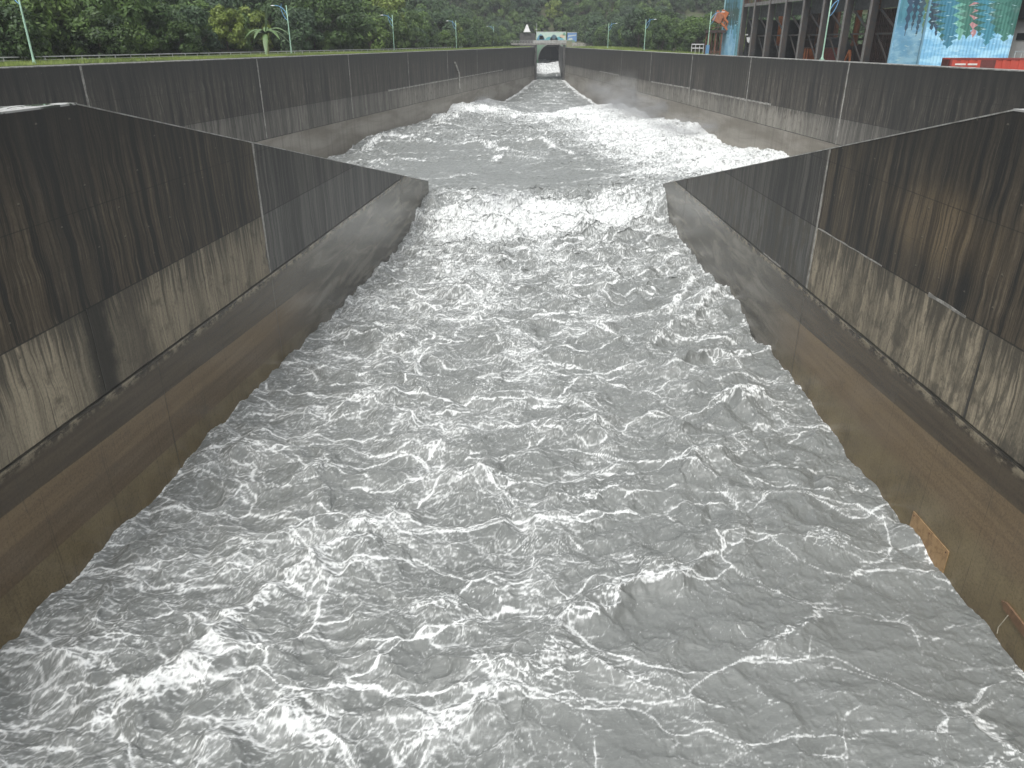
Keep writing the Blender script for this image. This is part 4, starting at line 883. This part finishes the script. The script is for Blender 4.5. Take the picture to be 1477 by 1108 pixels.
b.build('post', M_RAIL, o); MB().box(-4.5, .1, -.04, .04, zr, zr + .07).build('top_rail', M_RAIL, o)
# red container
cp = at_depth(1370, 92, 83.); cz = at_depth(1370, 84, 83.)[2]; o = empty('shipping_container', (cp[0], cp[1], cz - 2.6), math.radians(-9), 'red shipping container with dark door end standing behind the right wall', 'container')
M_RED = paint('container_red', (.42, .055, .035), .5, .25, .8); L_ = 12.2; b = MB(); n = 60
for i in range(n):
    d = .0 if i % 4 < 2 else .05; b.box(.2 + (L_ - .4) * i / n, .2 + (L_ - .4) * (i + 1) / n, d, 2.4 - d, .15, 2.45)
b.build('body', M_RED, o); b = MB()
for x in (0, L_ - .2):
    for y in (-.02, 2.22): b.box(x, x + .2, y, y + .2, 0, 2.6)
for y in (-.02, 2.22): b.box(.2, L_ - .2, y, y + .2, 2.452, 2.6); b.box(.2, L_ - .2, y, y + .2, 0, .148)
b.build('frame', paint('container_frame', (.2, .03, .025), .5, .3), o); MB().box(.205, L_ - .205, .182, 2.218, 2.46, 2.54).build('roof', M_RED, o)
b = MB(); b.box(-.06, -.002, .2, 1.18, .15, 2.45); b.box(-.06, -.002, 1.22, 2.2, .15, 2.45); b.build('door', paint('door_dark_red', (.10, .02, .02), .5, .3), o)
b = MB(); 
for i, (x0, x1, z) in enumerate(((.5, 1.5, 1.95), (.6, 1.3, 1.6), (1.7, 2.6, 1.95), (1.9, 2.5, 1.6))): b.box(x0, x1, -.035, -.022, z, z + .16)
b.build('pale_marking', paint('marking_white', (.6, .58, .55)), o)
MB().box(2.9, 4.3, -.03, -.022, .2, 2.44).build('dark_panel', paint('panel_maroon', (.11, .025, .022), .6), o)
# orange hopper and conveyor beyond the shed
hp = PR + nR * 6.5; hs_, _ = on_wall(1031, 78, hp, DR); c = hp + DR * hs_
zf = lambda py: at_depth(1031, py, c[1])[2] - GZ
o = empty('ore_hopper', (c[0], c[1], GZ), angR, 'rusty orange hopper stand with a tilted conveyor boom beside the mural panel', 'hopper')
kx_ = lambda px: (at_depth(px, 70, c[1])[0] - c[0])
lx = [kx_(1022), kx_(1030.5), kx_(1039)]
R_ = Matrix.Rotation(-angR, 3, 'Z')
def W2L(dx, dy, z): v = R_ @ Vector((dx, dy, 0)); return (v[0], v[1], z)
for x in lx:
    for dy in (0, 2.6): MB().beam(W2L(x, dy, 0), W2L(x, dy, zf(47)), .3).build('leg', M_RUST, o)
b = MB(); b.beam(W2L(kx_(1020), 1.3, zf(45.5)), W2L(kx_(1044), 1.3, zf(45.5)), 3.2, .5); b.build('platform', M_RUSTD, o)
b = MB(); b.beam(W2L(lx[0], 0, zf(75)), W2L(lx[2], 0, zf(75)), .2); b.beam(W2L(kx_(1022), -.3, zf(41)), W2L(kx_(1042), -.3, zf(38)), .1); b.build('cross_beam', M_RUST, o)
for dz in (0, 1.3):
    MB().beam(W2L(kx_(1030), .5, zf(26) + dz), W2L(kx_(1047), .5, zf(43) + dz), .4, .35).build('boom_chord', M_OR, o)
b = MB()
for i in range(7):
    t0 = i / 7; t1 = (i + 1) / 7; f = lambda t, d: W2L(kx_(1030 + 17 * t), .5, zf(26 + 17 * t) + d); b.beam(f(t0, 0), f(t1, 1.3), .14)
b.build('boom_lacing', M_OR, o)
MB().beam(W2L(kx_(1037), 1, zf(29)), W2L(kx_(1043), 1, zf(16)), 1.0, 1.3).build('chute_box', M_OR, o)
MB().beam(W2L(kx_(1029.5), .6, zf(32)), W2L(kx_(1035), .6, zf(20)), 1.4, 1.4).build('drive_box', paint('orange_dull', (.33, .13, .07), .7, .4, 1.5), o)
MB().beam(W2L(kx_(1033), .2, zf(45)), W2L(kx_(1033.6), .2, zf(36)), .25).build('hand_rail', M_STEEL, o)
# small canopy and cabinet by the lamp
cc = at_depth(1000, 78, c[1] + 6); o = empty('rail_canopy', (cc[0], cc[1], GZ), angR, 'small white rail frame standing left of the orange hopper', 'frame')
k2 = lambda px: at_depth(px, 70, c[1] + 6)[0] - cc[0]; z2 = lambda py: at_depth(1000, py, c[1] + 6)[2] - GZ
M_WH = paint('white_rail', (.6, .61, .6), .5, .2)
for py in (64, 69.5): MB().beam(W2L(k2(997), 0, z2(py)), W2L(k2(1015), 0, z2(py)), .22, .18).build('rail', M_WH, o)
for px in (997.5, 1003, 1009, 1014.5): MB().beam(W2L(k2(px), 0, 0), W2L(k2(px), 0, z2(64)), .1).build('post', M_WH, o)
cb = at_depth(1019.5, 78, c[1] - 4); o = empty('control_cabinet', (cb[0], cb[1], GZ), angR, 'narrow blue cabinet between the lamp post and the hopper legs', 'cabinet')
zc_ = at_depth(1019.5, 65, c[1] - 4)[2] - GZ
MB().box(-.3, .3, -.3, .3, zc_ * .55, zc_).build('door', paint('cabinet_blue', (.11, .25, .42)), o, bevel=.03); MB().box(-.32, .32, -.32, .32, 0, zc_ * .548).build('plinth', M_DARK, o)
# ---------------------------------------------------------------- plates stuck on the right wing wall
def on_r(px, py): s, z = on_wall(px, py, WRP, WRD); return s, z
s0, zt0 = on_r(1320, 738); s1, zt1 = on_r(1372, 795)
o = empty('plywood_sheet', (WRP[0], WRP[1], 0), wall_frame(WRP, WRD), 'orange brown plywood sheet fixed low on the right wing wall at the water line', 'board')
m = NM('weathered_ply'); oc = m.co(); n = m.noise(m.vscale(oc, 1.4, 1, 1), 2.2, 6, .7, .6); m.base(m.mix(m.ramp(n, .42, .62), (.33, .215, .105), (.22, .135, .065))); m.rough(.6); m.bump(n, .3, .02)
MB().box(s1, s0, .05, .085, -17.6, -15.66).build('sheet', m.m, o)
b = MB()
for q in (s1 + .15, (s0 + s1) / 2, s0 - .15): b.tube([(q, .084, -15.8), (q, .1, -15.8)], .035, 8)
b.build('bolt', M_RUST, o)
s0, z0 = on_r(1449, 866); s1 = .1; o = empty('rusty_bracket', (WRP[0], WRP[1], 0), wall_frame(WRP, WRD), 'rusty flat bracket with a frayed hanging cable on the right wing wall', 'bracket')
MB().prism([(s0, z0), (s0 - .25, z0 + .1), (-.6, z0 - .05), (-.6, z0 - .38), (.6, z0 - .30), (s0 - .2, z0 - .18)], .05, .12).build('plate', paint('tan_rust', (.17, .10, .055), .8, .4, 3.), o)
MB().tube([(s0 - .5, .13, z0 - .2), (s0 - .42, .16, z0 - .55), (s0 - .3, .15, z0 - .9), (s0 - .33, .14, z0 - 1.15)], .014, 6).build('cable', paint('frayed_cable', (.4, .36, .28)), o)
# slanting pale pipe on the left basin wall
s0, z0 = on_wall(655, 90, PL, DL); s1, z1 = on_wall(661, 106, PL, DL); s2, z2_ = on_wall(662, 128, PL, DL)
o = empty('drain_pipe', (PL[0], PL[1], 0), wall_frame(PL, DL), 'pale slanting drain pipe fixed to the far part of the left basin wall', 'pipe')
MB().tube([(s0, -.2, z0), (s1, -.25, z1), (s2, -.2, z2_)], .22, 8).build('pipe', M_SEAL, o)
b = MB()
for t in (.2, .8): b.box(s0 + (s1 - s0) * t - .4, s0 + (s1 - s0) * t + .4, -.3, 0, z0 + (z1 - z0) * t - .1, z0 + (z1 - z0) * t + .1)
b.build('clamp', M_SEALD, o)
# ================================================================ TREES
def leaf_mat(name, ca, cb, cc):
    m = NM(name); tn = m.n('ShaderNodeAttribute', attribute_name='tone').outputs['Fac']; ob = m.n('ShaderNodeObjectInfo').outputs['Random']
    c = m.mix(tn, ca, cb); c = m.mix(m.math('MULTIPLY', ob, .5), c, cc); m.base(c); m.rough(.55); m.p.inputs['Specular IOR Level'].default_value = .35
    tr = m.n('ShaderNodeBsdfTranslucent'); m.link(c, tr.inputs[0]); mx = m.n('ShaderNodeMixShader'); mx.inputs[0].default_value = .22
    m.link(m.p.outputs[0], mx.inputs[1]); m.link(tr.outputs[0], mx.inputs[2]); m.link(mx.outputs[0], m.out.inputs[0]); return m.m
LEAF = {'far': leaf_mat('leaf_far', (.018, .04, .012), (.075, .125, .04), (.04, .08, .028)), 'dark': leaf_mat('leaf_dark', (.014, .032, .009), (.10, .165, .04), (.035, .075, .025)), 'mid': leaf_mat('leaf_mid', (.024, .05, .012), (.145, .225, .05), (.06, .115, .03)),
        'yellow': leaf_mat('leaf_yellow', (.05, .085, .014), (.23, .29, .055), (.15, .2, .04)), 'blue': leaf_mat('leaf_blue', (.016, .035, .016), (.08, .135, .06), (.045, .085, .04))}
M_BARK = paint('bark', (.09, .075, .055), .9, .4, 3.)
def crown_mesh(name, R, H, z0, seed, mat, nb=26, per=150, ls=.30, droop=.3):
    r = np.random.default_rng(seed); V = []; T = []
    cs = []
    for i in range(nb):
        u = r.uniform(-.35, 1); a = r.uniform(0, 6.283); q = math.sqrt(max(0, 1 - u * u)) * r.uniform(.55, 1.0)
        cs.append((R * q * math.cos(a), R * q * math.sin(a), z0 + H * (.42 + .5 * u * r.uniform(.75, 1.)), r.uniform(.24, .42) * R))
    for k in range(max(4, nb // 4)):                     # low skirts
        a = r.uniform(0, 6.283); cs.append((R * .75 * math.cos(a), R * .75 * math.sin(a), z0 + H * r.uniform(.02, .25), R * r.uniform(.25, .38)))
    for (cx, cy, cz, rr) in cs:
        n = per; d = r.normal(size=(n, 3)); d /= np.linalg.norm(d, axis=1)[:, None]; rad = rr * r.uniform(.6, 1.05, n) ** .5
        P = np.stack([cx + d[:, 0] * rad, cy + d[:, 1] * rad, cz + d[:, 2] * rad * .78], 1)
        nn = d + r.normal(0, .55, (n, 3)); nn[:, 2] += .5; nn /= np.linalg.norm(nn, axis=1)[:, None]
        t1 = np.cross(nn, r.normal(size=(n, 3))); t1 /= np.linalg.norm(t1, axis=1)[:, None]; t1[:, 2] -= droop * r.random(n); t2 = np.cross(nn, t1)
        s = ls * r.uniform(.55, 1.25, n)[:, None]
        quad = np.stack([P - t1 * s, P + t2 * s * .42, P + t1 * s, P - t2 * s * .42], 1); V.append(quad.reshape(-1, 3)); T.append(np.repeat(np.clip(r.normal(.45, .16, n) + .22 * r.normal() + .12 * d[:, 2] * 0, 0, 1), 4))
    V = np.concatenate(V); T = np.concatenate(T); o = np_mesh(name, V, np.arange(len(V)).reshape(-1, 4), mat, {'tone': T}, False)
    me = o.data; bpy.data.objects.remove(o); return me
def trunk_mesh(R, H, z0, seed):
    r = random.Random(seed); b = MB(); b.tube([(0, 0, -1.5), (r.uniform(-.2, .2), r.uniform(-.2, .2), z0 * .6), (r.uniform(-.4, .4), r.uniform(-.4, .4), z0 + H * .35), (0, 0, z0 + H * .75)], [.28, .22, .16, .05], 7)
    for i in range(6):
        a = i * 1.05 + r.uniform(-.3, .3); zz = z0 + H * r.uniform(.12, .4); b.tube([(0, 0, zz), (R * .4 * math.cos(a), R * .4 * math.sin(a), zz + H * .14), (R * .75 * math.cos(a), R * .75 * math.sin(a), zz + H * .24)], [.1, .07, .03], 5)
    return b.mesh('trunk', M_BARK)
KINDS = []
for i, (mt, R, H, z0) in enumerate((('dark', 4.6, 8.5, .6), ('dark', 3.8, 9.5, .8), ('mid', 4.4, 7.5, .5), ('mid', 3.6, 8.5, .6), ('blue', 4.8, 9.5, .7), ('yellow', 3.6, 8.5, .8), ('dark', 5.2, 10.5, .8), ('mid', 5.0, 9.5, .7))):
    KINDS.append((crown_mesh('crown', R, H, z0, 40 + i, LEAF[mt], 30, 190, .40), trunk_mesh(R, H, z0, i), mt))
def tree(kind, x, y, z, sc, rz, label, group, name='broadleaf_tree', cat='tree'):
    cr, tk, mt = KINDS[kind]; o = empty(name, (x, y, z), rz, label, cat, group); o.scale = (sc, sc, sc * random.uniform(.9, 1.12))
    for nm, me in (('crown', cr), ('trunk', tk)):
        c = bpy.data.objects.new(nm, me); COL.objects.link(c); c.parent = o
    return o
R_ = random.Random(21); MASS = []
def vis(x, y, z, top):                                 # would the crown stand inside the view?
    d = y * CP - (z - CZ) * SP
    if d < 5: return False
    u = CX + F * x / d; dn = -y * SP - (z + .5 - CZ) * CP; v = CY + F * dn / d
    return -70 < u < 1560 and v > -8
def railx(y):
    t = (y - A0[1]) / (A1[1] - A0[1]); x = A0[0] + (A1[0] - A0[0]) * t if y < A1[1] else A1[0] + (A2[0] - A1[0]) * (y - A1[1]) / (A2[1] - A1[1])
    return min(x, xl_out(min(y, YT)) - 3.2)
GL_ = {'dark': 'dark green broadleaf tree massed on the wooded slope behind the left bank', 'mid': 'mid green broadleaf tree on the wooded slope behind the left bank', 'blue': 'grey green broadleaf tree on the wooded slope behind the left bank', 'yellow': 'yellowish green tree on the wooded slope behind the left bank'}
cnt = 0
def pxof(x, y): return CX + F * x / (y * CP - (0 - CZ) * SP)
KEEP = ((352, 420, 2), (438, 502, 1), (305, 352, 1), (545, 580, 1))
for row, (d0, hgt) in enumerate(((3.2, .62), (9., .95), (17, 1.05), (27, 1.15), (38, 1.2), (50, 1.25), (64, 1.3))):
    y = 62. + row * 3
    while y < 392:
        x = railx(y) - d0 - R_.uniform(-1.5, 2.5); z = hill(x, y); 
        k = R_.choices(range(8), (4, 3, 4, 3, 3, 1 if row else .5, 4, 3))[0]; sc = hgt * R_.uniform(.82, 1.15)
        if vis(x, y, z, 9) and not (row == 0 and (R_.random() < .12)) and not any(a - 18 < pxof(x, y) < b + 12 and row < r_ for a, b, r_ in KEEP):
            if row > 2: MASS.append((k, x, y, z - .2, sc))
            else: tree(k, x, y, z - .2, sc, R_.uniform(0, 6.28), GL_[KINDS[k][2]], GL_[KINDS[k][2]].split(' tree')[0] + ' trees on the left slope'); cnt += 1
        y += R_.uniform(5.2, 7.6) * (1 if row < 3 else 1.25)
for px, py0, py1, dep, k, lb in ((330, 72, 4, 130, 5, 'yellow green tree standing out of the dark woods left of the banana plant'), (562, 62, -12, 215, 5, 'yellow green crown hanging over the third left lamp post'), (472, 71, 44, 165, 2, 'low rounded light green bush beside the second left lamp post'), (160, 75, 20, 112, 3, 'leafy mid green tree near the railing right of the nearest left lamp post')):
    p = at_depth(px, py0, dep); h = at_depth(px, py1, dep)[2] - p[2]; base = {5: 9.3, 2: 8.0, 3: 9.1}[k]
    tree(k, p[0], dep, p[2] - .3, h / base, px * .1, lb, None, 'bush' if 'bush' in lb else 'broadleaf_tree', 'bush' if 'bush' in lb else 'tree'); cnt += 1
# far woods around the tunnel and along the right
GF = {'dark': 'dark green tree in the far woods above the tunnel', 'mid': 'mid green tree in the far woods above the tunnel', 'blue': 'grey green tree in the far woods above the tunnel', 'yellow': 'yellowish green tree in the far woods above the tunnel'}
for row in range(9):
    y = 398 + row * 9.; x = -75.
    while x < (80 if row < 3 else 175):
        xx = x + R_.uniform(-2, 2); yy = y + R_.uniform(-3, 3); z = hill(xx, yy); k = R_.choices(range(8), (5, 4, 2, 2, 4, .3, 5, 2))[0]
        if vis(xx, yy, z, 9) and not (row == 0 and -9 < xx - XM < 16):
            if row > 2: MASS.append((k, xx, yy, z - .3, R_.uniform(.9, 1.25)))
            else: tree(k, xx, yy, z - .3, R_.uniform(.8, 1.15), R_.uniform(0, 6.28), GF[KINDS[k][2]], 'trees in the far woods above the tunnel'); cnt += 1
        x += R_.uniform(6.5, 9.5)
GR = {'dark': 'dark green tree in the woods behind the right bank', 'mid': 'mid green tree in the woods behind the right bank', 'blue': 'grey green tree in the woods behind the right bank', 'yellow': 'yellowish green tree in the woods behind the right bank'}
for row, dd in enumerate((15, 24, 34, 46, 60, 72, 84, 98, 112, 128, 145)):
    y = 205. + row * 5
    while y < 395:
        x = xr_out(min(y, YT)) + dd + R_.uniform(-2, 3); z = hill(x, y); k = R_.choices(range(8), (4, 3, 3, 3, 4, .4, 4, 3))[0]
        if vis(x, y, z, 9) and y > 240 - row * 8:
            if row > 2: MASS.append((k, x, y, z - .3, R_.uniform(.9, 1.25)))
            else: tree(k, x, y, z - .3, R_.uniform(.8, 1.15), R_.uniform(0, 6.28), GR[KINDS[k][2]], 'trees in the woods behind the right bank'); cnt += 1
        y += R_.uniform(7, 10)
print('trees', cnt, len(MASS))
LOW = {}
for mt in LEAF:
    me = crown_mesh('low', 4.5, 9., .6, 77, LEAF[mt], 24, 70, .55); a = np.zeros(len(me.vertices) * 3, np.float32); me.vertices.foreach_get('co', a); t = np.zeros(len(me.vertices), np.float32); me.attributes['tone'].data.foreach_get('value', t)
    LOW[mt] = (a.reshape(-1, 3), t); bpy.data.meshes.remove(me)
fo = None
VV, TT = [], []
for k, x, y, z, sc in MASS:
    a, t = LOW[KINDS[k][2]]; th = R_.uniform(0, 6.28); c, s_ = math.cos(th) * sc, math.sin(th) * sc
    VV.append(np.stack([a[:, 0] * c - a[:, 1] * s_ + x, a[:, 0] * s_ + a[:, 1] * c + y, a[:, 2] * sc + z], 1)); TT.append(np.clip(t + R_.uniform(-.22, .22), 0, 1))
VV = np.concatenate(VV); TT = np.concatenate(TT)
fo = np_mesh('forest', VV, np.arange(len(VV)).reshape(-1, 4), LEAF['far'], {'tone': TT}, False); tag(fo, kind='stuff')
# banana plant by the railing
p = at_depth(386, 74, 127); bn = empty('banana_plant', (p[0], p[1], -.2), 0, 'banana plant with drooping pale leaves behind the left railing', 'plant')
bn.scale = (1.7, 1.7, 1.7)
M_BL = paint('banana_leaf', (.09, .155, .05), .5, .35, 1.); r = random.Random(3)
MB().tube([(0, 0, 0), (.05, 0, 1.0), (0, 0, 2.0)], [.14, .11, .07], 8).build('stem', paint('banana_stem', (.2, .22, .09)), bn)
for i in range(12):
    a = i * .61 + r.uniform(-.2, .2); L_ = r.uniform(1.6, 2.4); up = r.uniform(.4, 1.9) if i else 2.2; b = MB(); pts = []
    if i == 0: L_ = .5
    for j in range(9):
        t = j / 8; rad = L_ * t; z = 1.9 + up * t * 1.3 - (1.9 if i else .3) * t * t * 1.25; w_ = .22 * math.sin(math.pi * min(1, .08 + t * .9)) ** .7
        c = Vector((rad * math.cos(a), rad * math.sin(a), z)); sd = Vector((-math.sin(a), math.cos(a), 0)) * w_
        pts += [c - sd - Vector((0, 0, w_ * .45)), c, c + sd - Vector((0, 0, w_ * .45))]
    b.add(pts, [(j * 3 + q, j * 3 + q + 1, j * 3 + q + 4, j * 3 + q + 3) for j in range(8) for q in (0, 1)]); b.build('leaf', M_BL, bn, True)
# ================================================================ AIR
def volume(name, dens, col=(.86, .9, .93), noise=None):
    m = NM(name); m.t.nodes.remove(m.p); v = m.n('ShaderNodeVolumePrincipled'); v.inputs['Color'].default_value = (*col, 1); v.inputs['Anisotropy'].default_value = .2
    if noise:
        oc = m.co(); r = m.n('ShaderNodeVectorMath', operation='LENGTH'); m.link(oc, r.inputs[0]); n = m.noise(oc, noise, 3, .6)
        f = m.math('MULTIPLY', m.ramp(r.outputs['Value'], .25, 1.0, 1, 0), m.ramp(n, .38, .7)); m.set(v.inputs['Density'], m.math('MULTIPLY', f, dens))
    else: v.inputs['Density'].default_value = dens
    m.link(v.outputs[0], m.out.inputs['Volume']); return m.m
o = MB().box(-2300, 2300, -700, 3100, -22.5, 116).build('haze', volume('haze_air', .00033)); tag(o, kind='stuff')

mv = volume('spray_mist', .24, (.95, .97, .98), 2.2)
for px, py, Y, rx, ry, rz_ in ((897, 138, 205, 6, 13, 7), (925, 158, 178, 8, 14, 4.5), (985, 185, 145, 6, 12, 3.), (690, 150, 236, 8, 8, 3.5), (800, 166, 222, 16, 6, 2.2), (735, 285, 86, 7, 4, 1.6)):
    c = at_depth(px, py, Y); me = bpy.data.meshes.new('mist'); bm = bmesh.new(); bmesh.ops.create_icosphere(bm, subdivisions=3, radius=1); bm.to_mesh(me); bm.free(); me.materials.append(mv)
    o = bpy.data.objects.new('mist', me); COL.objects.link(o); o.location = c; o.scale = (rx, ry, rz_); o.rotation_euler = (0, 0, px * .1); tag(o, kind='stuff')
